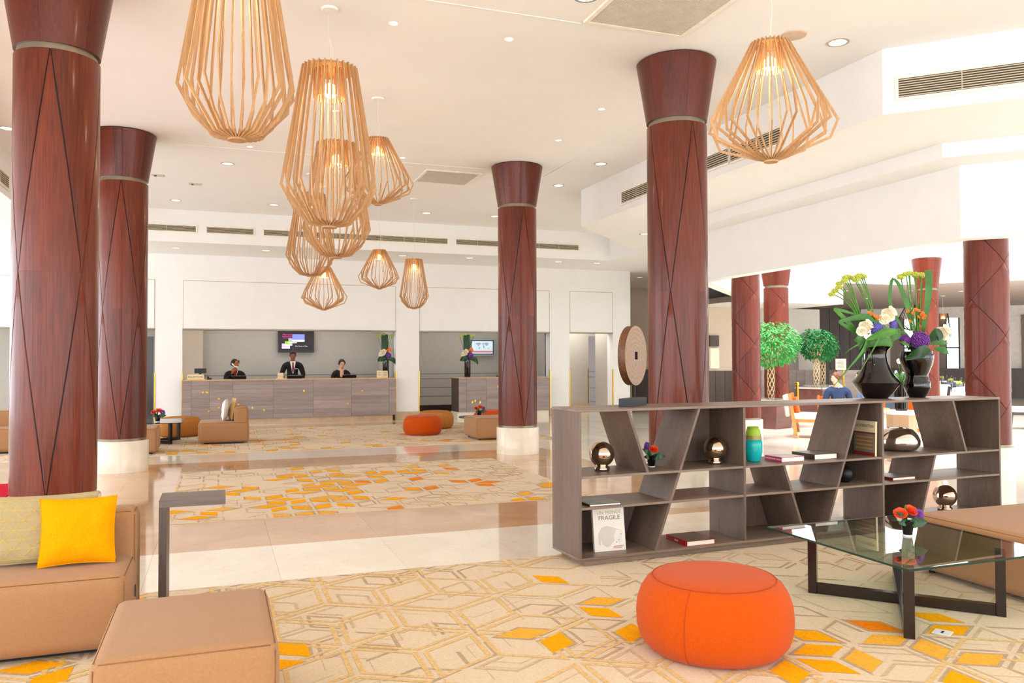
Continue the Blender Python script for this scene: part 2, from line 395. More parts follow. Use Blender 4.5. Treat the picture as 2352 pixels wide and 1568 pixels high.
def poly_plate(name, outer, holes, z, m, up=False, parent=None):
    loops = [[Vector((x, y, 0)) for x, y in outer]] + [[Vector((x, y, 0)) for x, y in h] for h in holes]
    tris = tessellate_polygon(loops)
    vs = [(p.x, p.y, z) for l in loops for p in l]
    fs = []
    for t in tris:
        a, b, c = [Vector(vs[i]) for i in t]
        n = (b - a).cross(c - a).z
        fs.append(tuple(t) if (n > 0) == up else tuple(reversed(t)))
    mb = MB(); mb.add(vs, fs)
    return mb.build(name, m, parent)
def wall_run(name, pts, z0, z1, m, closed=False, parent=None):
    mb = MB(); n = len(pts)
    for i in range(n if closed else n - 1):
        (x0, y0), (x1, y1) = pts[i], pts[(i + 1) % n]
        mb.add([(x0, y0, z0), (x1, y1, z0), (x1, y1, z1), (x0, y0, z1)], [(0, 1, 2, 3)])
    return mb.build(name, m, parent)

# ------------------------------------------------------------------ room shell
X0, X1, YB, YF = -8.0, 34.0, -6.0, 34.0
ZC, ZS = 4.64, 3.97
COFFER = [(-3.0, -4.0), (6.32, -4.0), (6.32, 6.37), (6.32, 13.62), (9.17, 16.5), (9.17, 18.1), (-3.0, 18.1)]
# the coffer widens in a diagonal towards the right in front of the camera
COFFER = [(-3.0, -4.0), (12.6, -4.0), (12.6, .09), (6.32, 6.37), (6.32, 13.62), (9.17, 16.5), (9.17, 18.1), (-3.0, 18.1)]
def octagon(o):
    c = .4142 * o
    return [(8.3 - o, 7.2 - c), (8.3 - o, 12.9 + c), (12.6 - c, 17.2 + o), (17.5 + c, 17.2 + o), (21.8 + o, 12.9 + c), (21.8 + o, 7.2 - c), (17.5 + c, 2.9 - o), (12.6 - c, 2.9 - o)]
OCT, OCT2 = octagon(0), octagon(.5)
base = MB(); base.box((X0 - .3, YB - .3, -.3), (X1, YF, -.02))
floor = st(base.build('floor', 'grout'))
ceil = st(poly_plate('ceiling', COFFER, [], ZC, 'ceiling_paint'))
st(poly_plate('ceiling_soffit', [(X0, YB), (X1, YB), (X1, YF), (X0, YF)], [COFFER, OCT2], ZS, 'ceiling_paint'))
st(wall_run('wall_coffer_side', COFFER, ZS, ZC, 'paint', True))
st(wall_run('wall_atrium_step', OCT2, 3.8, ZS, 'paint', True))
st(poly_plate('ceiling_atrium_soffit', OCT2, [OCT], 3.8, 'ceiling_paint'))
# atrium fascia: low on the lobby side, higher on the restaurant side
fa = MB()
def seg(a, b, z0, z1): fa.add([(a[0], a[1], z0), (b[0], b[1], z0), (b[0], b[1], z1), (a[0], a[1], z1)], [(0, 1, 2, 3)])
LOW = 2.93; HI = 3.52
seg(OCT[7], OCT[0], LOW, 3.8); seg(OCT[0], OCT[1], LOW, 3.8); seg(OCT[1], OCT[2], LOW, 3.8)
seg(OCT[2], (15.4, 17.2), LOW, 3.8); seg((15.4, 17.2), OCT[3], HI, 3.8); seg((15.4, 17.2), (15.4, 19.0), LOW, HI)
for i in range(3, 7): seg(OCT[i], OCT[i + 1], HI, 3.8)
st(fa.build('wall_atrium_fascia', 'paint'))
# thickness of the low fascia (its underside) and the upper atrium walls up to the open skylight
OCTI = octagon(-.25)
iw = [OCTI[7], OCTI[0], OCTI[1], OCTI[2], (15.4, 16.95)]
ow = [OCT[7], OCT[0], OCT[1], OCT[2], (15.4, 17.2)]
st(wall_run('wall_fascia_inner', iw, LOW, 3.8, 'paint'))
us = MB()
for i in range(4):
    for z_ in (LOW, 3.8): us.add([ow[i] + (z_,), ow[i + 1] + (z_,), iw[i + 1] + (z_,), iw[i] + (z_,)], [(0, 1, 2, 3)])
st(us.build('ceiling_fascia_underside', 'ceiling_paint'))
st(poly_plate('ceiling_back_passage', [(12.0, 17.2), (15.4, 17.2), (15.4, 19.2), (12.0, 19.2)], [], LOW + .001, 'ceiling_paint'))
st(wall_run('wall_skylight', OCT2, 3.97, 5.2, 'paint', True))
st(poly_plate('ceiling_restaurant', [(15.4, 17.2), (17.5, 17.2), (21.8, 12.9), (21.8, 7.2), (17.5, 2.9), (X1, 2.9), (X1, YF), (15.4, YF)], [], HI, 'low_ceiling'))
# skylight bars
for i in range(8):
    a, b = Vector(OCT2[i] + (5.2,)), Vector((15.05, 10.05, 6.4))
    o = MB().tube([a, b], .04, 6).build('trim_%d' % (30 + i), 'window_frame'); st(o)

# outer walls with daylight windows behind and to the left of the camera
def window_wall(nm, p0, p1, n, z0, z1, idx):
    p0, p1 = Vector(p0), Vector(p1); d = p1 - p0; L = d.length; d.normalize(); nn = Vector((-d.y, d.x))
    X = Matrix(((d.x, nn.x, 0, p0.x), (d.y, nn.y, 0, p0.y), (0, 0, 1, 0), (0, 0, 0, 1)))
    mb = MB(); mb.box((0, 0, 0), (L, .2, z0), 0, X); mb.box((0, 0, z1), (L, .2, 4.2), 0, X)
    w = L / n
    for i in range(n + 1): mb.box((i * w - .2, 0, z0), (i * w + .2, .2, z1), 0, X)
    st(mb.build(nm, 'paint'))
    for i in range(n):
        fr = MB()
        a, b = i * w + .2, (i + 1) * w - .2
        fr.box((a, .05, z0), (a + .06, .15, z1), 0, X); fr.box((b - .06, .05, z0), (b, .15, z1), 0, X)
        fr.box((a, .05, z0), (b, .15, z0 + .06), 0, X); fr.box((a, .05, z1 - .06), (b, .15, z1), 0, X)
        fr.box(((a + b) / 2 - .03, .05, z0), ((a + b) / 2 + .03, .15, z1), 0, X)
        fo = st(fr.build('window_%d' % (idx + i), 'mullion'))
window_wall('wall_left', (X0, YF - 10), (X0, YB), 8, .5, 3.7, 1)
window_wall('wall_entrance', (X0, YB), (22, YB), 8, .3, 3.8, 20)

# ------------------------------------------------------------------ reception wall (plane Y = 20.2)
YW = 20.2
PIERS = [(-8.0, -6.4), (-1.37, -.79), (4.215, 4.81), (8.42, 9.0), (10.32, 10.87)]
HEAD, PANZ = 2.25, 3.36
wb = MB()
for a, b in PIERS: wb.box((a, YW, 0), (b, YW + .35, HEAD))
wb.box((-8.0, YW, HEAD), (10.87, YW + .35, ZS))
wback = st(wb.build('wall_back', 'paint'))
for (a0, a), (b, b1) in zip(PIERS[:-1], PIERS[1:]):
    p = MB(); p.box((a + .02, YW - .012, HEAD + .0), (b - .02, YW + .01, PANZ)); p.build('panel', 'paint', wback, bevel=.004, seg=1)
    p = MB(); p.box((a + .006, YW - .004, PANZ + .001), (b - .006, YW + .01, PANZ + .012)); p.box((a + .006, YW - .004, HEAD), (a + .016, YW + .01, PANZ)); p.box((b - .016, YW - .004, HEAD), (b - .006, YW + .01, PANZ)); p.build('panel_joint', 'travertine', wback)
    p = MB(); p.box((a, YW - .016, HEAD - .03), (b, YW + .3, HEAD)); p.build('lintel_strip', 'metal_ring', wback)
for k, (a, b) in enumerate(PIERS):
    bb = MB(); bb.box((a - .03, YW - .03, 0), (b + .03, YW + .38, .2)); st(bb.build('baseboard_pier_%d' % k, 'travertine', None, bevel=.006))
    for x in (a, b):
        c = MB(); c.box((x - .012, YW - .012, .2), (x + .012, YW + .03, 1.23)); c.build('corner_guard', 'gold_trim', wback)
# recess behind the wall
rc = MB()
rc.box((-8, 22.5, 0), (4.35, 22.6, 3.2)); rc.box((4.5, 22.5, 0), (8.45, 22.6, 3.2))
st(rc.build('wall_recess', 'wall_grey'))
rb = MB()
rb.box((-.5, 22.3, 0), (-.38, 22.5, 3.2)); rb.box((-1.1, 22.3, 0), (-.5, 22.48, 3.2))
st(rb.build('wall_recess_side', 'wall_beige'))
r2 = MB(); r2.box((4.2, YW + .3, 0), (4.5, 22.5, 3.2)); r2.box((8.42, YW + .3, 0), (8.55, 22.5, 3.2)); r2.box((8.97, YW + .35, 0), (9.02, 22.2, 3.2)); r2.box((10.32, YW + .35, 0), (10.45, 21.33, 3.2))
st(r2.build('wall_recess_return', 'wall_grey'))
rcl = MB(); rcl.box((-8, YW + .3, 3.0), (10.8, 25, 3.05)); st(rcl.build('ceiling_recess', 'wall_grey'))
# wainscot boards on the recess wall (separate panels with shadow gaps)
rwp = bpy.data.objects['wall_recess']
for (xa, xb) in ((-.36, 4.2), (4.52, 8.4)):
    for z0, z1 in ((.22, .46), (.475, .71), (.725, .96), (.975, 1.1), (1.115, 1.18)):
        p = MB(); p.box((xa, 22.47, z0), (xb, 22.5, z1)); p.build('wainscot_board', 'grey_panel', rwp, bevel=.004, seg=1)
    bb = MB(); bb.box((xa, 22.46, 0), (xb, 22.5, .21)); st(bb.build('baseboard_recess_%d' % int(xb), 'dark_recess'))
# corridor doorway (right opening)
cd = MB(); cd.box((9.02, 22.0, 0), (10.42, 22.12, 3.0)); st(cd.build('wall_corridor', 'wall_grey'))
bb = MB(); bb.box((9.02, 21.97, 0), (10.44, 22.0, .2)); st(bb.build('baseboard_corridor', 'travertine'))
dd = MB(); dd.box((10.86, 22.3, 0), (10.89, 23.6, 3.0)); cw = st(dd.build('wall_corridor_end', 'corridor_wood'))
for z in (.2, .62, .95, 1.12):
    p = MB(); p.box((10.85, 22.3, z), (10.86, 23.6, z + .014)); p.build('panel_joint', 'dark_recess', cw)
lp = MB(); lp.box((10.42, 22.0, 2.2), (10.9, 22.12, 3.0)); st(lp.build('wall_corridor_head', 'wall_grey'))
for x in (10.41,):
    c = MB(); c.box((x - .012, 21.985, .2), (x + .012, 22.0, 1.23)); c.build('corner_guard', 'gold_trim', bpy.data.objects['wall_corridor'])
# dark niche left of the concierge opening's right pier
nch = thing('glass_shelf_unit', 'dark wood wall unit with pale glass drawers beside the right pier', 'cabinet', (8.15, 21.4, 0))
nb = MB(); nb.box((-.35, 0, 0), (.25, .5, 1.15)); nb.build('body', 'dark_wood', nch)
for i in range(4):
    g = MB(); g.box((-.33, -.02, .2 + i * .23), (.24, .0, .4 + i * .23)); g.build('drawer', 'wall_grey', nch)
dr = MB(); dr.box((7.75, 22.42, 0), (8.3, 22.47, 2.5)); st(dr.build('door_2', 'dark_wood'))
# dark tall opening left of pier at far left
dl = MB(); dl.box((-1.75, 21.6, 0), (-1.5, 21.7, 2.1)); st(dl.build('door_3', 'dark_wood'))

# right-hand back: corridor end wall and grey wall beyond the atrium
eb = MB(); eb.box((10.87, 24.6, 0), (16, 24.7, ZS)); w1 = st(eb.build('wall_corridor_right', 'wall_beige'))
eb = MB(); eb.box((10.87, 24.54, 0), (16, 24.6, 1.16)); st(eb.build('trim_1', 'dark_plank'))
eb = MB(); eb.box((12.2, 19.0, 0), (16.4, 19.2, LOW)); w2 = st(eb.build('wall_right_back', 'wall_grey'))
eb = MB(); eb.box((12.2, 19.0, 0), (13.6, 18.97, LOW)); st(eb.build('wall_right_back_beige', 'wall_beige'))
for i in range(14):
    p = MB(); p.box((12.2 + i * .3, 18.93, 0), (12.49 + i * .3, 18.97, 1.18)); p.build('wainscot_board', 'dark_plank' if i < 5 else 'desk_plank', w2)
p = MB(); p.box((14.9, 18.96, 0), (15.6, 18.99, 2.1)); st(p.build('door_1', 'drape'))
eb = MB(); eb.box((10.9, YW + .35, 0), (10.95, 24.6, ZS)); st(eb.build('wall_corridor_left', 'wall_beige'))
eb = MB(); eb.box((16.4, 26.0, 0), (24.5, 26.2, HI)); w3 = st(eb.build('wall_dark_panel', 'dark_plank'))
for i in range(16):
    p = MB(); p.box((16.4 + i * .5, 25.96, 0), (16.88 + i * .5, 26.0, HI)); p.build('wood_panel', 'dark_plank', w3)
nic = MB(); nic.box((12.62, 18.9, 1.85), (12.9, 18.96, 2.15)); nic.build('niche_box', 'dark_plank', w2)
nic = MB(); nic.box((12.62, 18.9, 1.25), (12.9, 18.96, 1.8)); nic.build('niche_panel', 'petal_white', w2)

# restaurant window wall on the diagonal X + Y = 51
def diag(t): return (24.5 + t * .7071, 26.5 - t * .7071)
dv = Vector((.7071, -.7071)); XD = Matrix(((.7071, .7071, 0, 24.5), (-.7071, .7071, 0, 26.5), (0, 0, 1, 0), (0, 0, 0, 1)))
rw = MB(); rw.box((-1, 0, 0), (14, .2, .85), 0, XD); rw.box((-1, 0, 3.1), (14, .2, HI), 0, XD)
wr = st(rw.build('wall_restaurant', 'window_frame'))
t = -.6; k = 0
while t < 13:
    p = MB(); p.box((t, -.05, .85), (t + .55, .2, 3.1), 0, XD); p.build('pier', 'window_frame', wr)
    p = MB(); p.box((t + .55, -.12, .3), (t + 1.0, -.02, 3.15), 0, XD); p.build('drape', 'drape', wr)
    f = MB(); f.box((t + 1.0, .08, .85), (t + 1.05, .14, 3.1), 0, XD); f.box((t + 1.45, .08, .85), (t + 1.5, .14, 3.1), 0, XD); f.box((t + 1.0, .08, 1.9), (t + 1.5, .14, 1.95), 0, XD)
    wo = st(f.build('window_%d' % (40 + k), 'mullion'))
    f = MB(); f.box((t + 1.05, .105, .85), (t + 1.45, .112, 3.1), 0, XD); f.build('pane', 'window_glass', wo)
    t += 1.5; k += 1
dw = MB(); dw.box((-1, -.5, 0), (14, -.05, 1.12), 0, XD); st(dw.build('trim_2', 'dark_plank'))

# ------------------------------------------------------------------ floor tiles
CARPETS = {'c1': (-3.2, -3.0, 7.6, 5.75), 'c2': (-.47, 8.06, 3.92, 11.74), 'c3': (-4.2, 13.93, 6.0, 18.7)}
tile_meshes = {}
def tile_mesh(w, d, m):
    k = (round(w, 3), round(d, 3), m)
    if k not in tile_meshes:
        mb = MB(); mb.box((-w / 2 + .0006, -d / 2 + .0006, -.02), (w / 2 - .0006, d / 2 - .0006, 0))
        me = mb.mesh('floor_tile'); me.materials.append(M[m]); tile_meshes[k] = me
    return tile_meshes[k]
XE = [-8.0, -7.05, -6.1, -5.15, -4.2, -3.3, -2.35, -1.64, -1.06, -.47, .41, 1.29, 2.16, 3.04, 3.92, 4.55, 5.2, 6.1, 7.0, 7.9, 8.8, 9.7, 10.6, 11.5, 12.5, 13.5, 14.5, 15.5, 16.5, 17.5, 18.5, 19.5, 20.5, 21.8, 24, 27, 30, 34]
YE = [-6, -5, -4, -3, 5.75, 6.87, 8.06, 8.98, 9.9, 10.82, 11.74, 12.82, 13.93, 14.9, 15.85, 16.8, 17.75, 18.7, 19.5, 20.4, 21.3, 22.2, 23.3, 24.4, 25.5, 28, 31, 34]
tiles = []
for i in range(len(XE) - 1):
    for j in range(len(YE) - 1):
        xa, xb, ya, yb = XE[i], XE[i + 1], YE[j], YE[j + 1]
        cx, cy = (xa + xb) / 2, (ya + yb) / 2
        ins = any(c[0] <= cx <= c[2] and c[1] <= cy <= c[3] for c in CARPETS.values())
        if ins: continue
        tan = False
        if (6.87 < cy < 8.06 or 11.74 < cy < 12.82) and -2.35 < cx < 5.2: tan = True
        if 6.87 < cy < 12.82 and (-2.35 < cx < -.47 or 3.92 < cx < 5.2): tan = True
        if 18.7 < cy < 19.5 and cx < 5.2: tan = True
        # is it in front of the camera and in view
        tiles.append((math.hypot(cx, cy) + (100 if cy < 5.0 else 0) + (60 if abs(math.atan2(cx, cy) - .348) > .68 else 0), cx, cy, xb - xa, yb - ya, 'tan_marble' if tan else 'cream_marble'))
tiles.sort()
rest = {'tan_marble': MB(), 'cream_marble': MB()}
for k, (d, cx, cy, w, dd_, m) in enumerate(tiles):
    if k < 290:
        o = link('floor_tile', tile_mesh(w, dd_, m), floor); o.location = (cx, cy, 0)
    else:
        rest[m].box((cx - w / 2 + .0006, cy - dd_ / 2 + .0006, -.02), (cx + w / 2 - .0006, cy + dd_ / 2 - .0006, 0))
for m, mb in rest.items():
    if mb.v:
        o = mb.build('floor_tiles_far', m, floor); o['kind'] = 'stuff'

# ------------------------------------------------------------------ carpets with rhombus pattern
def clip(poly, x0, y0, x1, y1):
    def cl(P, ins, inter):
        out = []
        for i in range(len(P)):
            a, b = P[i - 1], P[i]
            if ins(b):
                if not ins(a): out.append(inter(a, b))
                out.append(b)
            elif ins(a): out.append(inter(a, b))
        return out
    def ix(v): return lambda a, b: (v, a[1] + (b[1] - a[1]) * (v - a[0]) / (b[0] - a[0]))
    def iy(v): return lambda a, b: (a[0] + (b[0] - a[0]) * (v - a[1]) / (b[1] - a[1]), v)
    for ins, it in ((lambda p: p[0] >= x0, ix(x0)), (lambda p: p[0] <= x1, ix(x1)), (lambda p: p[1] >= y0, iy(y0)), (lambda p: p[1] <= y1, iy(y1))):
        if not poly: return poly
        poly = cl(poly, ins, it)
    return poly
PATM = ['carpet_light', 'carpet_taupe', 'carpet_taupe_light', 'carpet_gold', 'carpet_yellow', 'carpet_amber', 'carpet_orange']
def carpet(key, label, origin, yellows, oranges, goldzone, dens, seed, lines=1.0):
    x0, y0, x1, y1 = CARPETS[key]
    rnd = random.Random(seed)
    root = thing('carpet', label, 'carpet', (0, 0, 0))
    b = MB(); b.box((x0, y0, -.02), (x1, y1, .004)); b.build('pile', 'carpet_base', root)
    layers = [MB() for _ in PATM]
    def put(poly, mi, z):
        q = clip(poly, x0 + .01, y0 + .01, x1 - .01, y1 - .01)
        if len(q) >= 3: layers[mi].add([(p[0], p[1], z) for p in q], [tuple(range(len(q)))])
    def lattice(a, ox, oy):
        sx, sy = math.sqrt(3) * a, 1.5 * a
        j0, j1 = int((y0 - oy) / sy) - 2, int((y1 - oy) / sy) + 2
        for j in range(j0, j1):
            off = ox + j * sx / 2
            for i in range(int((x0 - off) / sx) - 2, int((x1 - off) / sx) + 2):
                cx, cy = off + i * sx, oy + j * sy
                d = [(a * math.cos(math.radians(g)), a * math.sin(math.radians(g))) for g in (30, 90, 150, 210, 270, 330)]
                for p, q, r in ((0, 1, 2), (2, 3, 4), (4, 5, 0)):
                    yield [(cx, cy), (cx + d[p][0], cy + d[p][1]), (cx + d[q][0], cy + d[q][1]), (cx + d[r][0], cy + d[r][1])]
    def sc(R, s):
        mx, my = sum(p[0] for p in R) / 4, sum(p[1] for p in R) / 4
        return [(mx + (p[0] - mx) * s, my + (p[1] - my) * s) for p in R]
    def edge(R, i, s0, s1, mi, z):
        A, B = sc(R, s0), sc(R, s1)
        put([A[i], A[(i + 1) % 4], B[(i + 1) % 4], B[i]], mi, z)
    A_ = .255
    for R in lattice(A_, *origin):
        mx, my = sum(p[0] for p in R) / 4, sum(p[1] for p in R) / 4
        if not (x0 - .2 < mx < x1 + .2 and y0 - .2 < my < y1 + .2): continue
        ny = min((math.hypot(mx - p, my - q) for p, q in yellows), default=9)
        no = min((math.hypot(mx - p, my - q) for p, q in oranges), default=9)
        col = None
        if no < .085: col = 6
        elif ny < .085: col = 4 if rnd.random() < .75 else 5
        elif rnd.random() < dens(mx, my): col = rnd.choice((4, 4, 4, 5, 6))
        nv = noise.noise(Vector((mx * 1.1, my * 1.1, seed)))
        if col is not None:
            if rnd.random() < .8:
                for i in range(4):
                    if rnd.random() < .75: edge(R, i, .88, .7, 1, .0052)
            put(sc(R, .72), col, .0056)
        elif rnd.random() < (.55 + .5 * nv) * lines:
            mi = 1 if (nv + rnd.random() * .5) > .3 else 2
            for i in range(4):
                if rnd.random() < .72: edge(R, i, .88, .7, mi, .0050)
        if rnd.random() < .4 * lines:
            R2 = [(p[0] + .05, p[1] + .07) for p in sc(R, .9)]
            for i in range(4):
                if rnd.random() < .4: edge(R2, i, .8, .74, 2, .0046)
    for R in lattice(.40, origin[0] + .09, origin[1] + .06):
        mx, my = sum(p[0] for p in R) / 4, sum(p[1] for p in R) / 4
        if not (x0 - .3 < mx < x1 + .3 and y0 - .3 < my < y1 + .3): continue
        g = goldzone(mx, my)
        if rnd.random() < g:
            for i in range(4): edge(R, i, .92, .77, 3, .0054)
        elif rnd.random() < .3 * lines:
            for i in range(4):
                if rnd.random() < .5: edge(R, i, .9, .83, 2, .0048)
    for i, l in enumerate(layers):
        if l.v:
            o = l.build('woven_pattern', PATM[i], root); o['kind'] = 'stuff'
    return root
C1Y = [(1.58, 4.16), (1.69, 3.97), (2.24, 4.57), (2.14, 4.37), (3.61, 3.05), (3.5, 3.25), (2.93, 3.42), (3.04, 3.22), (2.61, 3.23), (2.83, 3.22), (3.37, 3.44), (3.05, 3.61), (3.83, 3.46), (3.97, 3.64), (2.76, 3.06), (2.82, 3.57), (-.84, 4.57), (-.72, 4.38), (.38, 4.35), (.33, 4.13), (2.13, 5.14), (2.13, 3.98), (4.52, 3.88), (4.15, 4.06), (3.27, 2.87), (2.6, 2.9)]
C1O = [(3.49, 3.64), (4.13, 3.3)]
carpet('c1', 'cream carpet with gold rhombus pattern under the bookcase and near seats', (1.58, 4.04), C1Y, C1O,
       lambda x, y: max(0, .95 - max(0, x - 1.7) * .75) if y > 3.2 else .4, lambda x, y: .0 if y > 2.8 and x > -.2 else .12, 3)
C2Y = [(0.05, 10.25), (0.25, 9.86), (0.16, 9.65), (0.38, 10.04), (0.7, 10.65), (0.81, 10.82), (0.91, 11.04), (0.82, 11.67), (1.02, 11.63), (1.17, 11.45), (1.24, 11.24), (1.58, 11.46), (1.49, 11.23), (1.46, 10.82), (1.57, 10.62), (1.03, 10.81), (1.02, 10.44), (1.02, 10.05), (1.31, 10.27), (1.26, 10.03), (1.46, 10.04), (1.6, 9.83), (1.14, 9.84), (0.81, 9.65), (1.01, 9.63), (1.24, 9.64), (1.45, 9.65), (1.33, 9.46), (0.93, 9.45), (1.46, 9.25), (0.6, 9.29), (0.38, 9.26), (0.69, 9.06), (0.6, 8.87), (0.81, 8.86), (1.12, 9.07), (1.02, 8.87), (1.25, 8.86), (1.46, 8.87), (0.47, 8.68), (0.82, 8.47), (1.03, 8.49), (1.25, 8.48), (0.6, 8.48), (0.6, 8.14), (0.82, 8.14), (1.03, 8.12), (-0.33, 8.68), (0.06, 8.68), (-0.05, 8.48), (-0.15, 8.32), (1.9, 10.82), (2.12, 10.83), (2.01, 10.64), (1.89, 10.42), (2.34, 10.85), (2.56, 10.85), (2.46, 10.63), (2.55, 11.23), (2.92, 11.46), (3.0, 11.25), (3.34, 11.45), (2.78, 10.43), (1.9, 10.04), (2.12, 9.28), (1.8, 8.66), (3.74, 9.1), (3.66, 8.93), (3.23, 8.5), (3.04, 8.15), (3.23, 8.13)]
C2O = [(1.68, 10.04), (2.99, 10.82), (2.34, 10.05), (2.78, 9.67), (3.0, 9.67), (3.13, 9.48), (3.0, 9.28), (2.34, 9.28), (1.7, 8.13)]
carpet('c2', 'cream carpet with yellow rhombi inlaid in the marble between the columns', (.47, 8.555), C2Y, C2O, lambda x, y: .06, lambda x, y: 0, 5)
carpet('c3', 'cream carpet with scattered amber rhombi in front of the reception desk', (.3, 14.2), [], [], lambda x, y: .05, lambda x, y: .16 if (x < 1.2 and y < 16.2) or y < 15 else .07, 9, .8)
rr = MB(); rr.box((-4.6, 6.6, 0), (-2.2, 11.4, .012)); tag(rr.build('red_mat', 'red_rug', None, bevel=.004, seg=1), 'red floor mat at the left edge behind the nearest column', 'mat')

# ------------------------------------------------------------------ columns
def curved_panel(rows, R, t=.014, gap=.0065, ncol=8):
    """rows: (z, theta_a, theta_b); an outward panel following the cylinder"""
    mb = MB(); vs = []; fs = []; n = len(rows)
    g = gap / R
    for rr_ in (R, R - t):
        for z, a, b in rows:
            m_ = (a + b) / 2; a2, b2 = min(a + g, m_), max(b - g, m_)
            for i in range(ncol + 1):
                th = a2 + (b2 - a2) * i / ncol
                vs.append((rr_ * math.cos(th), rr_ * math.sin(th), z))
    w = ncol + 1; o = n * w
    for j in range(n - 1):
        for i in range(ncol): fs.append((j * w + i, j * w + i + 1, (j + 1) * w + i + 1, (j + 1) * w + i))
        fs.append((j * w, (j + 1) * w, o + (j + 1) * w, o + j * w)); fs.append((j * w + ncol, o + j * w + ncol, o + (j + 1) * w + ncol, (j + 1) * w + ncol))
    for i in range(ncol):
        fs.append((i, o + i, o + i + 1, i + 1)); k = (n - 1) * w; fs.append((k + i, k + i + 1, o + k + i + 1, o + k + i))
    return mb.add(vs, fs)
def tri_rows(th, z0, z1, h, up, n=7, gap=.005):
    """triangle panel: apex at z1 when up else at z0"""
    out = []
    for i in range(n):
        f = i / (n - 1); z = z0 + .0008 + (z1 - z0 - .0016) * f
        w = h * (1 - (z - z0) / (z1 - z0)) if up else h * (z - z0) / (z1 - z0)
        out.append((z, th - w, th + w))
    return out
def column_parts(root, R, zr, zt, Rc, panels, wm, sleeve_top):
    b = MB(); b.lathe([(R + .03, 0), (R + .03, .415), (R + .026, .42)], 48); b.build('stone_base', 'stone_base', root, smooth=True)
    b = MB(); b.lathe([(R - .004, .42), (R - .004, .452)], 48); b.build('metal_ring', 'metal_ring', root, smooth=True)
    b = MB(); b.lathe([(R - .013, .42), (R - .013, sleeve_top)], 48); b.build('core', 'dark_recess', root, smooth=True)
    for me in panels:
        o = link('shaft_panel', me, root)
    if zr:
        b = MB(); b.lathe([(R - .02, zr), (R - .02, zr + .06)], 48); b.build('neck_ring', 'metal_ring', root, smooth=True)
        for k in range(6):
            a, c = 2 * PI * k / 6 + .3, 2 * PI * (k + 1) / 6 + .3; vs = []; fs = []
            n = 9
            for z, r in ((zr + .05, R - .03), (zr + .05, R + .002), (zt - .015, Rc), (zt - .015, Rc - .05)):
                for i in range(n): th = a + .002 + (c - a - .004) * i / (n - 1); vs.append((r * math.cos(th), r * math.sin(th), z))
            for j in range(3):
                for i in range(n - 1): fs.append((j * n + i, j * n + i + 1, (j + 1) * n + i + 1, (j + 1) * n + i))
            q = MB().add(vs, fs); q.build('capital_panel', wm, root, smooth=True)
        b = MB(); b.lathe([(Rc - .02, zt - .02), (Rc - .02, zt)], 48); b.build('capital_rim', 'dark_recess', root, smooth=True)
def finish(mb, name, m):
    me = mb.mesh(name); me.materials.append(M[m])
    me.polygons.foreach_set('use_smooth', [True] * len(me.polygons))
    me.normals_split_custom_set_from_vertices([Vector((v.co.x, v.co.y, 0)).normalized() for v in me.vertices])
    return me
RL, ZR = .3133, 3.945
lob = []
zb, zm, zt_ = .452, 2.2, ZR
for k in range(4):
    th = -PI / 2 + k * PI / 2
    for rows in (tri_rows(th, zm, zt_, PI / 4, True), tri_rows(th, zb, zm, PI / 4, False), tri_rows(th + PI / 4, zm, zt_, PI / 4, False), tri_rows(th + PI / 4, zb, zm, PI / 4, True)):
        lob.append(finish(curved_panel(rows, RL), 'shaft_panel', 'mahogany_shaft'))
def lobby_column(x, y, label):
    r = thing('wooden_column', label, 'column', (x, y, 0), 0, 'mahogany clad lobby columns')
    column_parts(r, RL, ZR, ZC, .4182, lob, 'mahogany', ZR)
lobby_column(-1.2457, 7.4156, 'large mahogany column at the far left, behind the cushioned sofa')
lobby_column(-1.2457, 12.2942, 'second mahogany column from the left with pale stone base beside it')
lobby_column(4.5556, 12.2942, 'mahogany column with round stone base standing right of the orange pouf')
lobby_column(4.5556, 7.4156, 'tall mahogany column rising right behind the bookcase by the wooden disc')
RA = .25
def diamonds(ztop):
    out = []; half = .4475
    for c0, zc0 in ((-PI / 2, 1.33), (PI / 2, 1.33), (0, 1.775), (PI, 1.775)):
        for k in range(-3, 5):
            zc = zc0 + .895 * k
            lo, hi = max(zc - half, .452), min(zc + half, ztop)
            if hi - lo < .06: continue
            rows = []; n = 9
            zs = sorted(set([lo + .004 + (hi - lo - .008) * i / (n - 1) for i in range(n)] + ([zc] if lo < zc < hi else [])))
            for z in zs:
                w = PI / 2 * (1 - abs(z - zc) / half); rows.append((z, c0 - w, c0 + w))
            out.append(finish(curved_panel(rows, RA, gap=.005, ncol=20), 'shaft_panel', 'mahogany_bright'))
    return out
dmh = diamonds(3.95); dml = diamonds(3.0)
def atrium_column(x, y, label, low, sc=1.0):
    r = thing('wooden_column', label, 'column', (x, y, 0), 0, 'atrium columns with diamond grooves'); r.scale = (sc, sc, 1.06 if low else 1)
    column_parts(r, RA, 3.0 if low else None, 3.75, .35, dml if low else dmh, 'mahogany_bright', 3.0 if low else 3.95)
atrium_column(8.963, 12.2942, 'red wooden column with diamond grooves just left of the nearest ficus tree', False)
atrium_column(8.963, 7.4156, 'thick red wooden column with diamond grooves at the right edge past the bookcase', False)
atrium_column(12.45, 15.9, 'red wooden column with flared capital partly hidden behind the nearest ficus', True, 1.14)
atrium_column(16.5, 15.3, 'distant red wooden column with flared capital behind the flower vases', True)

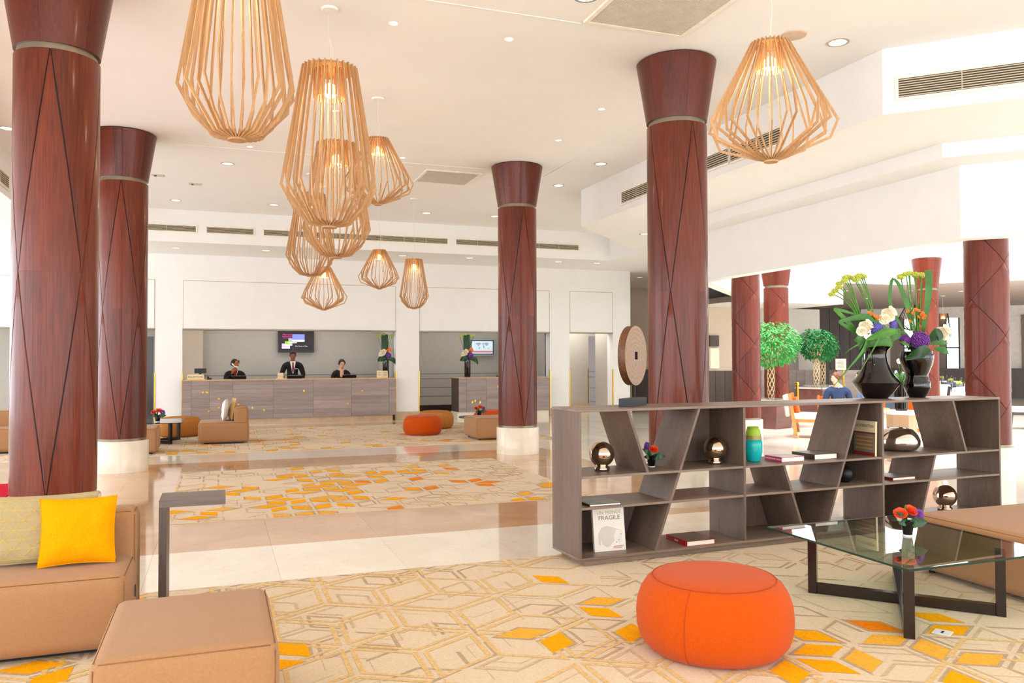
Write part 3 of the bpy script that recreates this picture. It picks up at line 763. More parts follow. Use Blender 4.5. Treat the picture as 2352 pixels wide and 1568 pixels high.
# ------------------------------------------------------------------ pendants
PROF = {'squat': dict(top=.125, v=[[(.30, -.35), (.345, -.56)], [(.365, -.45), (.355, -.61)], [(.42, -.54), (.37, -.66)], [(.335, -.40), (.40, -.57)]], end=[(.12, -.755), (.03, -.785)], n=28, in_r=.075),
        'tall': dict(top=.165, v=[[(.238, -.53), (.26, -.74)], [(.268, -.63), (.25, -.82)], [(.288, -.72), (.21, -.87)], [(.25, -.56), (.283, -.73)]], end=[(.13, -.945), (.03, -.965)], n=28, in_r=.085)}
def slat_mesh(kind, vi, w=.0165, t=.0075):
    P = PROF[kind]
    pts = [(P['top'], 0)] + P['v'][vi] + P['end']
    inn = []
    for i, p in enumerate(pts):
        a = Vector(pts[max(i - 1, 0)]); b = Vector(pts[min(i + 1, len(pts) - 1)])
        if i == 0: n = Vector((-1, -.1))
        elif i == len(pts) - 1: n = Vector((0, 1))
        else:
            d1 = (Vector(p) - a).normalized(); d2 = (b - Vector(p)).normalized()
            n1 = Vector((d1.y, -d1.x)); n2 = Vector((d2.y, -d2.x)); n = (n1 + n2).normalized(); n = n / max(.45, n.dot(n1))
        inn.append(tuple(Vector(p) + n * w))
    mb = MB(); m = len(pts)
    for s in (-t / 2, t / 2):
        mb.v += [(r, s, z) for r, z in pts] + [(r, s, z) for r, z in inn]
    f = []
    for i in range(m - 1):
        f.append((i, i + 1, m + i + 1, m + i)); k = 2 * m; f.append((k + m + i, k + m + i + 1, k + i + 1, k + i))
        f.append((k + i, k + i + 1, i + 1, i)); f.append((m + i, m + i + 1, k + m + i + 1, k + m + i))
    f.append((0, m, 3 * m, 2 * m)); f.append((m - 1, 3 * m - 1, 4 * m - 1, 2 * m - 1))
    mb.f = f; mb.m = [0] * len(f)
    me = mb.mesh('slat'); me.materials.append(M['lamp_wood'])
    return me
SLATS = {(k, i): slat_mesh(k, i) for k in PROF for i in range(4)}
def pendant(kind, loc, s, zceil, label, wm=None, swag=.02, light=9, rods=None):
    P = PROF[kind]
    r = thing('pendant_lamp', label, 'pendant lamp', loc, random.random(), 'slatted wooden pendant lamps'); r.scale = (s, s, s)
    n = rods or P['n']
    for i in range(n):
        me = SLATS[(kind, (0, 2, 1, 3)[i % 4])]
        if wm:
            me = DSL[(kind, (i * 3) % 4)]
        o = link('slat', me, r); o.rotation_euler = (0, 0, 2 * PI * i / n)
    q = MB(); ir = P['in_r']
    for i in range(22):
        a = 2 * PI * i / 22; X = rot(z=a)
        q.box((ir - .004, -.004, -.19), (ir + .012, .004, -.015), 0, X)
    q.build('inner_shade', 'lamp_wood', r)
    q = MB(); q.lathe([(P['top'] - .012, -.02), (P['top'] - .012, -.006), (.02, -.004)], 24); q.build('top_disc', 'lamp_wood', r)
    q = MB(); q.lathe([(.004, -.79 if kind == 'squat' else -.97), (.045, -.79 if kind == 'squat' else -.97), (.045, -.775 if kind == 'squat' else -.95), (.004, -.775 if kind == 'squat' else -.95)], 20); q.build('bottom_disc', 'lamp_wood', r)
    q = MB(); q.ball((0, 0, -.14), .045, 12, 8); q.build('bulb', 'bulb', r, smooth='all')
    h = (zceil - loc[2]) / s
    path = [(swag * math.sin(PI * 2 * i / 12) * (1 if i < 8 else .5), 0, h * i / 12) for i in range(13)]
    q = MB(); q.tube([(0, 0, -.02)] + path[1:], .0028 / s, 5); q.build('cable', 'cable', r, smooth='all')
    q = MB(); q.tube([(.004, 0, -.02), (.004, 0, h)], .0006 / s, 4); q.build('wire', 'cable', r)
    q = MB(); q.lathe([(.068 / s, h - .018 / s), (.075 / s, h - .012 / s), (.075 / s, h)], 24); q.build('canopy', 'paint', r, smooth=True)
    if light:
        l = bpy.data.lights.new('lamp_light', 'POINT'); l.energy = light; l.color = (1, .78, .5); l.shadow_soft_size = .05
        lo = bpy.data.objects.new('lamp_light', l); COL.objects.link(lo); lo.parent = r; lo.location = (0, 0, -.22)
pendant('tall', (.12, 6.2, 3.1 + 1.42), 1.46, ZC, 'tall wooden slatted pendant cut off by the top edge, left of centre')
pendant('tall', (.92, 7.28, 4.11), 1.48, ZC, 'tall wooden slatted pendant hanging whole in the middle of the group', light=11)
pendant('tall', (1.39, 10.3, 4.24), 1.5, ZC, 'tall slatted pendant seen through the large middle pendant')
pendant('tall', (1.45, 13.9, 4.3), 1.44, ZC, 'tall slatted pendant hanging below left of the large middle pendant')
pendant('squat', (1.78, 14.86, 3.19), 1.0, ZC, 'squat slatted pendant lowest of the group, over the reception screen')
pendant('squat', (1.785, 9.61, 4.16), 1.02, ZC, 'squat slatted pendant on a short cable, right of the middle pendant')
pendant('squat', (3.0, 16.0, 3.7), 1.0, ZC, 'small squat slatted pendant hanging between group and thin tall pendant')
pendant('tall', (3.56, 15.38, 3.46), 1.0, ZC, 'small tall slatted pendant, rightmost of the far group')
pendant('squat', (3.39, 4.365, 3.575), 1.0, ZC, 'large squat slatted pendant hanging alone at upper right', light=11)
DSL = {}
for (k, i), me in SLATS.items():
    m2 = slat_mesh(k, i, .012, .006); m2.materials[0] = M['lamp_metal']; DSL[(k, i)] = m2
pendant('squat', (19.3, 18.5, 3.1), .98, HI, 'dark slatted restaurant pendant behind the tall grass leaves', 'dark', light=10, rods=24)
pendant('tall', (21.9, 19.7, 2.95), .9, HI, 'dark narrow restaurant pendant with glowing bulb right of distant column', 'dark', light=10, rods=22)
pendant('squat', (22.35, 18.25, 3.0), .9, HI, 'dark restaurant pendant half hidden behind the right edge column', 'dark', light=10, rods=22)

# ------------------------------------------------------------------ ceiling and bulkhead fittings
def downlight(x, y, z, r, lit, label, grp):
    t_ = thing('downlight', label, 'downlight', (x, y, z), 0, grp)
    q = MB(); q.lathe([(r * .82, -.002), (r, -.006), (r * 1.08, -.004), (r * 1.08, 0)], 24, cap=False); q.build('trim_ring', 'downlight_chrome' if not lit else 'paint', t_, smooth=True)
    q = MB(); q.lathe([(.001, .0), (r * .5, -.001), (r * .84, -.003)], 24, cap=False); q.build('lens', 'downlight_lens', t_)
    if not lit:
        q = MB()
        for k in range(3): q.box((-r * .8, (-.45 + .45 * k) * r, -.004), (r * .8, (-.38 + .45 * k) * r, -.001))
        q.build('baffle', 'downlight_chrome', t_)
for x, y, pl_ in ((1.52, 7.4, 'above right of the middle pendant near top edge'), (2.66, 7.39, 'near the top edge left of the large grille'), (4.5, 9.08, 'left of the tall column behind the bookcase'), (4.56, 10.59, 'between the two right columns, above the long ceiling joint'), (2.67, 12.3, 'just above the square ceiling grille'), (.42, 12.4, 'just below the left pendant')):
    downlight(x, y, ZC, .045, True, 'small lit ceiling spot ' + pl_, 'small ceiling spots')
for x, y, pl_ in ((5.75, 13.36, 'just right of the far right column capital'), (5.75, 11.65, 'left of the tall column above the bulkhead vent'), (2.98, 6.3, 'cut by the top edge beside the large grille'), (5.77, 6.38, 'right of the alone hanging squat pendant'), (.12, 13.6, 'below the left pendant, largest on that side'), (-.8, 17.05, 'above the leftmost reception vents'), (1.03, 16.9, 'left of the lower pendants above the vents'), (4.16, 16.8, 'right of the pendant cluster above the vents'), (5.67, 16.7, 'directly left of the far right column shaft'), (-2.7, 12.5, 'at the left edge beside the first column')):
    downlight(x, y, ZC, .1, False, 'round chrome downlight ' + pl_, 'recessed chrome downlights')
for x, y, pl_ in ((-.89, 19.07, 'leftmost above the reception wall'), (.99, 18.89, 'second from left above the reception wall'), (4.08, 18.8, 'behind the small squat pendant above reception'), (5.7, 18.7, 'left of the far right column above reception'), (8.05, 18.73, 'right of the far right column above reception'), (9.1, 18.67, 'above the narrow doorway'), (7.88, 14.03, 'in the low ceiling left of the tall column')):
    downlight(x, y, ZS, .1, False, 'recessed downlight ' + pl_, 'reception wall downlights')
for x, y, pl_ in ((11.9, 21.5, 'nearer'), (12.3, 23.0, 'farther')):
    downlight(x, y, ZS, .09, False, pl_ + ' downlight in the corridor ceiling above the wooden disc', 'corridor downlights')
for x, y in ((17.5, 19.2), (18.6, 20.6), (19.2, 17.6), (21.0, 18.2), (20.4, 21.4), (23.2, 16.0), (22.6, 20.6), (17.2, 22.3)):
    downlight(x, y, HI, .1, True, 'lit round downlight in the grey restaurant ceiling', 'restaurant downlights')
q = MB(); q.lathe([(.115, -.012), (.12, 0)], 32); tag(q.build('ceiling_speaker', 'travertine', None, smooth=True), 'flat round cream speaker disc in ceiling above the right pendant', 'speaker').location = (5.23, 6.37, ZC)
for x, y, pl_ in ((-.41, 15.35, 'right'), (-.98, 14.83, 'left')):
    t_ = thing('ceiling_sensor', pl_ + ' of two small grey ceiling plates beside the second column', 'ceiling plate', (x, y, ZC), 0, 'small ceiling plates')
    q = MB(); q.box((-.1, -.07, -.012), (.1, .07, 0)); q.build('plate', 'grille_mesh', t_, bevel=.004)
    q = MB(); q.box((-.06, -.05, -.016), (-.02, .05, -.011)); q.build('slot', 'vent_dark', t_)
def ceiling_grille(xa, ya, xb, yb, label):
    t_ = thing('ceiling_grille', label, 'grille', ((xa + xb) / 2, (ya + yb) / 2, ZC)); w, d = (xb - xa) / 2, (yb - ya) / 2
    q = MB()
    for a, b in (((-w, -d, -.02), (w, -d + .04, -.0005)), ((-w, d - .04, -.02), (w, d, -.0005)), ((-w, -d + .04, -.02), (-w + .04, d - .04, -.0005)), ((w - .04, -d + .04, -.02), (w, d - .04, -.0005))): q.box(a, b)
    q.build('frame', 'vent_frame', t_)
    q = MB(); q.box((-w + .04, -d + .04, -.004), (w - .04, d - .04, -.001)); q.build('backing', 'grille_back', t_)
    q = MB(); n = int((2 * w - .08) / .022)
    for i in range(n): x = -w + .045 + i * .022; q.box((x, -d + .04, -.014), (x + .013, d - .04, -.010))
    n = int((2 * d - .08) / .022)
    for i in range(n): y = -d + .045 + i * .022; q.box((-w + .04, y, -.015), (w - .04, y + .013, -.011))
    o = q.build('mesh_bars', 'grille_mesh', t_); o['kind'] = 'stuff'
ceiling_grille(3.2, 12.9, 4.16, 13.85, 'square perforated ceiling grille left of the far right column')
ceiling_grille(3.17, 5.8, 4.22, 6.76, 'large perforated ceiling grille cut by the top edge of the picture')
for i, (a, b) in enumerate((((5.235, 8.0), (5.235, 12.8)), ((-3.0, 6.82), (3.17, 6.78)), ((-3, 12.6), (4.1, 12.6)))):
    q = MB(); a, b = Vector(a), Vector(b)
    if abs(b.x - a.x) < .1: q.box((a.x - .012, a.y, ZC - .006), (a.x + .012, b.y, ZC))
    else: q.box((a.x, a.y - .012, ZC - .006), (b.x, a.y + .012, ZC))
    st(q.build('trim_%d' % (10 + i), 'paint'))
def vent(p0, p1, z0, z1, label, ns=6, grp='bulkhead slot vents'):
    """louvred slot vent on a vertical face; p0->p1 runs so that the outward normal is to its right"""
    a, b = Vector(p0), Vector(p1); L = (b - a).length; d = (b - a) / L; n = Vector((d.y, -d.x))
    t_ = thing('air_vent', label, 'vent', (a.x, a.y, (z0 + z1) / 2), 0, grp)
    t_.rotation_euler = (0, 0, math.atan2(d.y, d.x)); h = (z1 - z0) / 2
    q = MB()
    for u, v in (((-.03, -.012, -h - .03), (L + .03, 0, -h)), ((-.03, -.012, h), (L + .03, 0, h + .03)), ((-.03, -.012, -h), (0, 0, h)), ((L, -.012, -h), (L + .03, 0, h))): q.box(u, v)
    q.build('frame', 'vent_frame', t_)
    q = MB(); q.box((0, -.003, -h), (L, -.001, h)); q.build('backing', 'vent_dark', t_)
    q = MB()
    for i in range(ns): z = -h + (i + .5) * 2 * h / ns; q.box((0, -.012, z - h / ns * .5), (L, -.004, z + h / ns * .25))
    o = q.build('louvres', 'vent_slat', t_); o['kind'] = 'stuff'
    m_ = max(1, int(L / .5))
    q = MB()
    for i in range(1, m_): q.box((L * i / m_ - .004, -.013, -h), (L * i / m_ + .004, -.003, h))
    if m_ > 1: q.build('divider', 'vent_slat', t_)
yb = 18.095
for a, b, nm in ((-1.6, -.46, 'leftmost of the slot vents above the reception wall'), (-.245, .69, 'second slot vent from the left above the reception wall'), (.9, 4.98, 'long slot vent above reception behind the hanging pendants'), (5.19, 8.31, 'slot vent above reception crossing behind the far right column')):
    vent((a, yb), (b, yb), 4.19, 4.31, nm, 5)
vent((6.315, 12.0), (6.315, 9.0), 4.1, 4.28, 'slot vent on the right bulkhead beside the tall column')
vent((6.315, 9.5), (6.315, 7.95), 4.09, 4.25, 'slot vent on the right bulkhead seen through the right pendant') if False else vent((6.315, 8.95), (6.315, 7.95), 4.09, 4.27, 'slot vent on the right bulkhead seen through the right pendant')
vent((6.42, 6.265), (8.4, 4.285), 4.12, 4.31, 'wide slot vent on the angled bulkhead at top right', 8)
vent((-2.995, 9.0), (-2.995, 14.0), 4.1, 4.28, 'slot vent on the left bulkhead at the picture edge')

# ------------------------------------------------------------------ bookcase
BK = thing('bookcase', 'low open bookcase of grey brown wood with slanted dividers', 'bookcase', (2.445, 5.3276, 0), .0492)
L_, D_ = 4.41, .45
def bpart(nm, a, b, m='shelf_wood'): return MB().box(a, b).build(nm, m, BK, bevel=.0015, seg=1)
bpart('top_board', (0, 0, 1.118), (L_, D_, 1.138))
bpart('bottom_board', (0, 0, .05), (L_, D_, .068))
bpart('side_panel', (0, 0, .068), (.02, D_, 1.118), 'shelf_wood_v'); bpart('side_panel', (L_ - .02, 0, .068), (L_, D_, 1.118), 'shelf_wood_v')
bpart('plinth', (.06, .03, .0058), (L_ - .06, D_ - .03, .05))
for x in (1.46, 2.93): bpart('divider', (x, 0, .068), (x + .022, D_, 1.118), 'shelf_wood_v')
for z in (.638, .412):
    for a, b in ((.02, 1.46), (1.482, 2.93), (2.952, L_ - .02)): bpart('shelf', (a, .002, z), (b, D_, z + .018))
XZ = Matrix(((1, 0, 0, 0), (0, 0, 1, 0), (0, 1, 0, 0), (0, 0, 0, 1)))   # (x,z,y) prism -> upright
def slant(xa, za, xb, zb_, w=.022):
    # split where shelves cross so every piece sits between boards
    cuts = [1.118, .656, .638, .43, .412, .068]
    spans = [(1.118, .656), (.638, .43), (.412, .068)]
    for hi, lo in spans:
        if hi <= min(za, zb_) + .01 or lo >= max(za, zb_) - .01: continue
        hi2, lo2 = min(hi, max(za, zb_)), max(lo, min(za, zb_))
        fx = lambda z: xa + (xb - xa) * (z - za) / (zb_ - za)
        q = MB(); q.prism([(fx(lo2), lo2), (fx(lo2) + w, lo2), (fx(hi2) + w, hi2), (fx(hi2), hi2)], .003, D_ - .002, 0, XZ)
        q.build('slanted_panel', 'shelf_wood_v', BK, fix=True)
slant(.402, 1.118, .567, .656); slant(1.035, 1.118, .631, .068); slant(1.855, .638, 2.061, .068); slant(2.672, 1.118, 2.288, .068); slant(3.789, 1.118, 3.949, .656); slant(3.56, .638, 3.36, .068)
def back(poly):
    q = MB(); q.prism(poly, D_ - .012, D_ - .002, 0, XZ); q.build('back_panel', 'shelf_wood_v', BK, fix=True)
back([(.02, .068), (.645, .068), (.765, .412), (.02, .412)]); back([(.87, .656), (1.46, .656), (1.46, 1.118), (1.05, 1.118)])
back([(1.482, .068), (2.061, .068), (1.94, .412), (1.482, .412)]); back([(2.06, .068), (2.30, .068), (2.42, .412), (1.95, .412)])
back([(2.43, .43), (2.93, .43), (2.93, .638), (2.5, .638)]); back([(2.515, .656), (2.93, .656), (2.93, 1.118), (2.69, 1.118)])
back([(2.952, .068), (3.37, .068), (3.49, .412), (2.952, .412)]); back([(3.965, .656), (L_ - .02, .656), (L_ - .02, 1.118), (3.8, 1.118)])
q = MB(); q.ball((1.955, -.001, .417), .004, 8, 6); q.build('screw_cap', 'brass', BK)

# things on the bookcase
def ball_vase(x, y, z, r, label, rz=0):
    t_ = thing('metal_ball_vase', label, 'ornament', (x, y, z), rz, 'polished bronze ball ornaments')
    q = MB(); q.lathe([(.56 * r, 0), (.62 * r, .008), (.62 * r, .022), (.55 * r, .03), (.48 * r, .036), (.48 * r, .046)], 40); q.build('foot', 'bronze_ball', t_, smooth='all')
    q = MB(); q.ball((0, 0, .034 + r * .95), r, 40, 28); q.build('ball', 'bronze_ball', t_, smooth='all')
ball_vase(2.745, 5.57, .656, .096, 'polished bronze ball on a ring foot in the upper left shelf')
ball_vase(3.777, 5.6, .656, .094, 'polished bronze ball on a ring foot in front of a back panel')
ball_vase(6.47, 5.83, .068, .105, 'polished bronze ball on the bottom shelf behind the right ottoman')
gv = thing('glass_vase', 'green and turquoise frosted glass vase on the upper shelf', 'vase', (4.165, 5.63, .656))
q = MB(); gp = [(.05, 0), (.058, .01), (.074, .08), (.075, .14), (.07, .18)]; q.lathe(gp, 40); q.build('lower_glass', 'vase_teal', gv, smooth='all')
q = MB(); q.lathe([(.0702, .178), (.067, .195), (.064, .215)], 40, cap=False); q.build('band', 'vase_band', gv, smooth='all')
q = MB(); q.lathe([(.064, .215), (.054, .255), (.045, .284), (.041, .284), (.05, .25)], 40, cap=False); q.build('upper_glass', 'vase_green', gv, smooth='all')
sv = thing('silver_bowl_vase', 'wide squat polished silver vase with open top', 'vase', (5.91, 5.83, .656)); sv.scale = (1.06, 1.06, 1.08)
q = MB(); q.lathe([(.10, 0), (.15, .012), (.176, .05), (.178, .085), (.16, .13), (.125, .172), (.098, .19), (.092, .19), (.115, .165), (.14, .12)], 56, cap=False); q.build('bowl', 'silver', sv, smooth='all')
q = MB(); q.lathe([(.001, .1), (.145, .12)], 40, cap=False); q.build('inner_floor', 'black_matte', sv)
bv = thing('round_bottle_vase', 'small black round bottle vase with a thin neck', 'vase', (5.13, 5.65, .43))
q = MB(); q.lathe([(.03, 0), (.055, .02), (.07, .06), (.066, .1), (.04, .13), (.013, .145), (.009, .2), (.011, .205)], 32); q.build('body', 'black_matte', bv, smooth='all')
# carved wooden disc on stand: seen at an angle, face towards the right of the picture
ds = thing('wooden_disc_sculpture', 'round wooden disc with square hole on a black stand atop the bookcase', 'sculpture', (3.045, 5.625, 1.138), math.radians(40))
q = MB(); q.box((-.165, -.052, 0), (.165, .052, .062)); q.build('stand', 'black_stone', ds, bevel=.002)
for x in (-.045, .045):
    q = MB(); q.tube([(x, 0, .06), (x, 0, .175)], .004, 8); q.build('rod', 'black_matte', ds)
n = 64; R0 = .232; zc = .392; th_ = .03; hs_ = .03
ring = [(R0 * math.cos(2 * PI * i / n), R0 * math.sin(2 * PI * i / n)) for i in range(n)]
hole = [(hs_, -hs_), (hs_, hs_), (-hs_, hs_), (-hs_, -hs_)]
loops = [[Vector((x, z, 0)) for x, z in ring], [Vector((x, z, 0)) for x, z in hole]]
tr_ = tessellate_polygon(loops); allp = ring + hole
q = MB()
for s_ in (-1, 1): q.add([(x, s_ * th_, zc + z) for x, z in allp], [tuple(t) if s_ > 0 else tuple(reversed(t)) for t in tr_])
q.build('face', 'disc_face', ds, fix=True)
q = MB(); q.add([(x, s_ * th_, zc + z) for s_ in (-1, 1) for x, z in ring], [(i, (i + 1) % n, n + (i + 1) % n, n + i) for i in range(n)]); q.build('rim', 'disc_bark', ds, smooth=True)
q = MB(); q.add([(x, s_ * th_, zc + z) for s_ in (-1, 1) for x, z in hole], [(i, (i + 1) % 4, 4 + (i + 1) % 4, 4 + i) for i in range(4)]); q.build('hole_lining', 'dark_recess', ds)

def book(label, loc, rz, w, d, t, cover, spine=None, top=None, txt=None):
    """lying book, spine on local -x side, fore edge +x, front edge at -y"""
    o = thing('book', label, 'book', loc, rz, 'books in the bookcase')
    q = MB(); q.box((-w / 2, -d / 2, 0), (w / 2, d / 2, .003)); q.box((-w / 2, -d / 2, t - .003), (w / 2, d / 2, t)); q.box((-w / 2, -d / 2, .003), (-w / 2 + .004, d / 2, t - .003)); q.build('cover', cover, o)
    q = MB(); q.box((-w / 2 + .004, -d / 2 + .004, .003), (w / 2 - .006, d / 2 - .004, t - .003)); q.build('pages', 'paper', o)
    if top:
        q = MB(); q.box((-w / 2 + .01, -d / 2 + .008, t), (w / 2 - .006, d / 2 - .008, t + .0006)); q.build('cover_print', top, o)
    if txt: text('lettering', txt, t * .42, 'paper', o, T(-w / 2 - .0006, 0, t / 2) @ Matrix.Rotation(-PI / 2, 4, 'Z') @ FACE_FRONT, .0004)
    return o
book('pink bound book lying between the teal vase and dark book', (4.44, 5.58, .656), .06, .245, .2, .04, 'cover_pink', top='cover_white', txt='CONTEMPORARY ARTISTS')
book('thick dark brown book with blue spine end on the upper shelf', (4.805, 5.65, .656), .04, .25, .27, .045, 'cover_dark', top='cover_grey')
book('thin book with landscape cover lying on the middle left shelf', (2.665, 5.495, .43), .02, .26, .28, .017, 'cover_dark', top='cover_grey')
book('red book with dark photo cover lying on the bottom shelf', (3.5, 5.54, .068), .03, .26, .29, .038, 'cover_red', top='cover_photo', txt='DEGAS')
book('thin pale book lying on the middle right shelf', (5.7, 5.68, .43), .03, .27, .24, .024, 'cover_brownred', top='cover_grey')
# standing books
fb = thing('book', 'white book titled Un Monde Fragile leaning upright on the bottom shelf', 'book', (2.765, 5.47, .0685), .0, 'books in the bookcase')
XF = rot(x=-.13)
q = MB(); q.box((-.13, 0, 0), (.13, .028, .335), 0, XF); q.build('cover', 'cover_white', fb, bevel=.001, seg=1)
q = MB(); q.box((-.127, .003, .332), (.127, .025, .3355), 0, XF); q.build('pages', 'paper', fb)
def front_text(par, X, body, size, m, x, z, align='CENTER', sx=1): return text('lettering', body, size, m, par, X @ T(x, -.0008, z) @ FACE_FRONT, .0003, align, sx)
front_text(fb, XF, 'UN MONDE', .036, 'ink_pale', .005, .283, sx=1.05)
front_text(fb, XF, 'FRAGILE', .044, 'ink_grey', .005, .243, sx=1.12)
q = MB()
bear = [(-.095, .055), (-.08, .045), (-.075, .09), (-.06, .05), (-.03, .03), (.0, .035), (.02, .06), (.045, .075), (.085, .05), (.1, .085), (.11, .125), (.09, .155), (.06, .16), (.03, .17), (-.02, .185), (-.065, .175), (-.095, .13)]
bl = [Vector((x, z, 0)) for x, z in bear]
q.add([(x, -.0006, z) for x, z in bear], [tuple(t) for t in tessellate_polygon([bl])], 0, XF); q.build('printed_bear', 'bear_grey', fb)
head_ = [(.04, .07), (.085, .048), (.1, .085), (.108, .125), (.085, .152), (.055, .15), (.035, .11)]
q = MB(); q.add([(x, -.0009, z) for x, z in head_], [tuple(t) for t in tessellate_polygon([[Vector((x, z, 0)) for x, z in head_]])], 0, XF); q.build('printed_bear_head', 'bear_white', fb)
q = MB()
for x, z in ((.09, .115), (.07, .075), (.05, .058)): q.box((x, -.0013, z), (x + .008, -.0008, z + .005), 0, XF)
q.build('printed_face', 'ink_grey', fb)
for k_, z in enumerate((.032, .025, .018)):
    q = MB(); q.box((.03 - .004 * k_, -.0009, z), (.115 - .01 * k_, -.0004, z + .003), 0, XF); q.build('printed_line', 'ink_red', fb)
lb = thing('book', 'upright art book titled Lichtenstein turned on the upper shelf', 'book', (5.33, 5.635, .6565), math.radians(-91), 'books in the bookcase')
XL = rot(x=-.03)
q = MB(); q.box((-.125, 0, 0), (.125, .02, .3), 0, XL); q.build('cover', 'paper_cream', lb)
q = MB(); q.box((-.125, -.0006, 0), (.125, .0, .195), 0, XL); q.build('cover_print', 'stripe_grey', lb)
for z0_, z1_ in ((.19, .203), (0, .03)):
    q = MB(); q.box((-.125, -.001, z0_), (.125, -.0003, z1_), 0, XL); q.build('printed_band', 'cover_brownred', lb)
q = MB()
for i in range(4): q.box((-.1, -.001, .055 + i * .033), (.1, -.0003, .066 + i * .033), 0, XL)
q.build('printed_stripe', 'stripe_orange', lb)
front_text(lb, XL, 'LICHTENSTEIN', .034, 'ink_gold', 0, .255, sx=.95)

# ------------------------------------------------------------------ upholstery
def soft_box(name, a, b, r, m, parent, seam=True, top_only=False):
    mb = MB().box(a, b)
    o = mb.build(name, m, parent, bevel=r, seg=5, smooth='all')
    if seam:
        q = MB(); k = r * .283
        x0, y0, z0 = a; x1, y1, z1 = b
        zz = z1 - k
        for u, v in (((x0 + k, y0 + .001), (x1 - k, y0 + .001)), ((x0 + k, y1 - .001), (x1 - k, y1 - .001)), ((x0 + .001, y0 + k), (x0 + .001, y1 - k)), ((x1 - .001, y0 + k), (x1 - .001, y1 - k))): pass
        for sx, sy in ((0, 0), (1, 0), (1, 1), (0, 1)):
            px = x1 - k if sx else x0 + k; py = y1 - k if sy else y0 + k
            q.tube([(px, py, z0 + r), (px, py, z1 - r * .6)], .0022, 5)
        q.tube([(x0 + r * .6, y0 + k, zz), (x1 - r * .6, y0 + k, zz)], .0022, 5); q.tube([(x0 + r * .6, y1 - k, zz), (x1 - r * .6, y1 - k, zz)], .0022, 5)
        q.tube([(x0 + k, y0 + r * .6, zz), (x0 + k, y1 - r * .6, zz)], .0022, 5); q.tube([(x1 - k, y0 + r * .6, zz), (x1 - k, y1 - r * .6, zz)], .0022, 5)
        q.build('seam', 'sofa_seam', parent, smooth='all')
    return o
def ottoman(label, x0, y0, x1, y1, z=.42, m='sofa_tan'):
    cx, cy = (x0 + x1) / 2, (y0 + y1) / 2; w, d = (x1 - x0) / 2, (y1 - y0) / 2
    t_ = thing('ottoman', label, 'ottoman', (cx, cy, 0), 0, 'tan block ottomans')
    soft_box('cushion_block', (-w, -d, .03), (w, d, z), .06, m, t_)
    for sx in (-1, 1):
        for sy in (-1, 1):
            q = MB(); q.lathe([(.02, 0.004), (.02, .035)], 12, X=T(sx * (w - .09), sy * (d - .09), 0)); q.build('foot', 'black_matte', t_)
    return t_
ottoman('tan block ottoman in the left foreground, cut by the bottom edge', -.44, 3.26, .23, 4.1)
ottoman('tan block ottoman at the right edge beside the glass coffee table', 4.61, 3.3, 5.75, 4.44)
ottoman('tan block ottoman partly behind the column by the round table', 4.5, 14.35, 5.5, 15.2)
ottoman('tan block ottoman peeking out right of the left stone column base', -2.0, 14.15, -.92, 15.0)
def sofa(label, x0, y0, x1, y1, back, z=.4, zb2=.67):
    cx, cy = (x0 + x1) / 2, (y0 + y1) / 2; w, d = (x1 - x0) / 2, (y1 - y0) / 2
    t_ = thing('sofa', label, 'sofa', (cx, cy, 0), 0, 'tan modular sofas')
    soft_box('seat', (-w, -d, .03), (w, d, z), .07, 'sofa_tan', t_)
    a, b = back
    soft_box('backrest', (a[0] - cx, a[1] - cy, z - .1 if a[2] else .05), (b[0] - cx, b[1] - cy, zb2), .06, 'sofa_tan', t_)
    q = MB(); q.box((-w + .1, -d + .1, .006), (w - .1, d - .1, .035)); q.build('base', 'black_matte', t_)
    q = MB(); q.box((w - .002, .1, .2), (w + .004, .13, .26)); q.build('fabric_tag', 'black_matte', t_)
    return t_
sofa('tan sofa with two cushions in the left foreground', -2.0, 4.58, -.43, 5.1, ((-1.14, 5.03, False), (-.425, 5.24, False)), .415)
sofa('tan sofa holding white and gold cushions in front of reception desk', -.34, 15.45, .53, 16.3, ((.27, 15.47, True), (.52, 16.28, True)), .4, .66)
sofa('tan sofa at the left picture edge beyond the first column', -4.6, 15.1, -3.02, 15.9, ((-4.6, 15.6, True), (-3.05, 15.88, True)), .42, .68)
def pouf(label, x, y, m, seam, R=.4, H=.395):
    t_ = thing('pouf', label, 'pouf', (x, y, 0), random.random() * 3, 'round fabric poufs')
    pr = [(.74, .004), (.86, .05), (.95, .16), (.995, .32), (1, .48), (.985, .62), (.94, .76), (.86, .88), (.77, .945)]
    q = MB(); q.lathe([(r * R, z * H) for r, z in pr], 48); q.build('side_cover', m, t_, smooth='all')
    q = MB(); q.lathe([(.775 * R, .94 * H), (.7 * R, .968 * H), (.5 * R, .99 * H), (.25 * R, 1.0 * H), (.001, 1.003 * H)], 48, cap=False); q.build('top_cover', m, t_, smooth='all')
    q = MB(); q.tube([(.785 * R * math.cos(2 * PI * i / 48), .785 * R * math.sin(2 * PI * i / 48), .94 * H) for i in range(49)], .0022, 5); q.build('top_seam', seam, t_, smooth='all')
    for k in range(3):
        a = 2 * PI * k / 3 + .4; X = rot(z=a); q = MB(); q.tube([X @ Vector((r * R + .0004, 0, z * H)) for r, z in pr], .0018, 5); q.build('side_seam', seam, t_, smooth='all')
pouf('large orange round pouf in the right foreground', 2.43, 3.63, 'pouf_orange', 'pouf_seam')
pouf('orange round pouf on the far carpet in front of the desk pier', 3.87, 15.97, 'pouf_orange', 'pouf_seam', .39)
pouf('caramel round pouf just behind the far orange pouf', 4.5, 17.35, 'pouf_caramel', 'sofa_seam', .4)
pouf('orange round pouf half hidden behind the far right column', 5.75, 17.1, 'pouf_orange', 'pouf_seam', .45)
pouf('caramel round pouf behind the dark coffee table at left', -.72, 17.45, 'pouf_caramel', 'sofa_seam', .42)

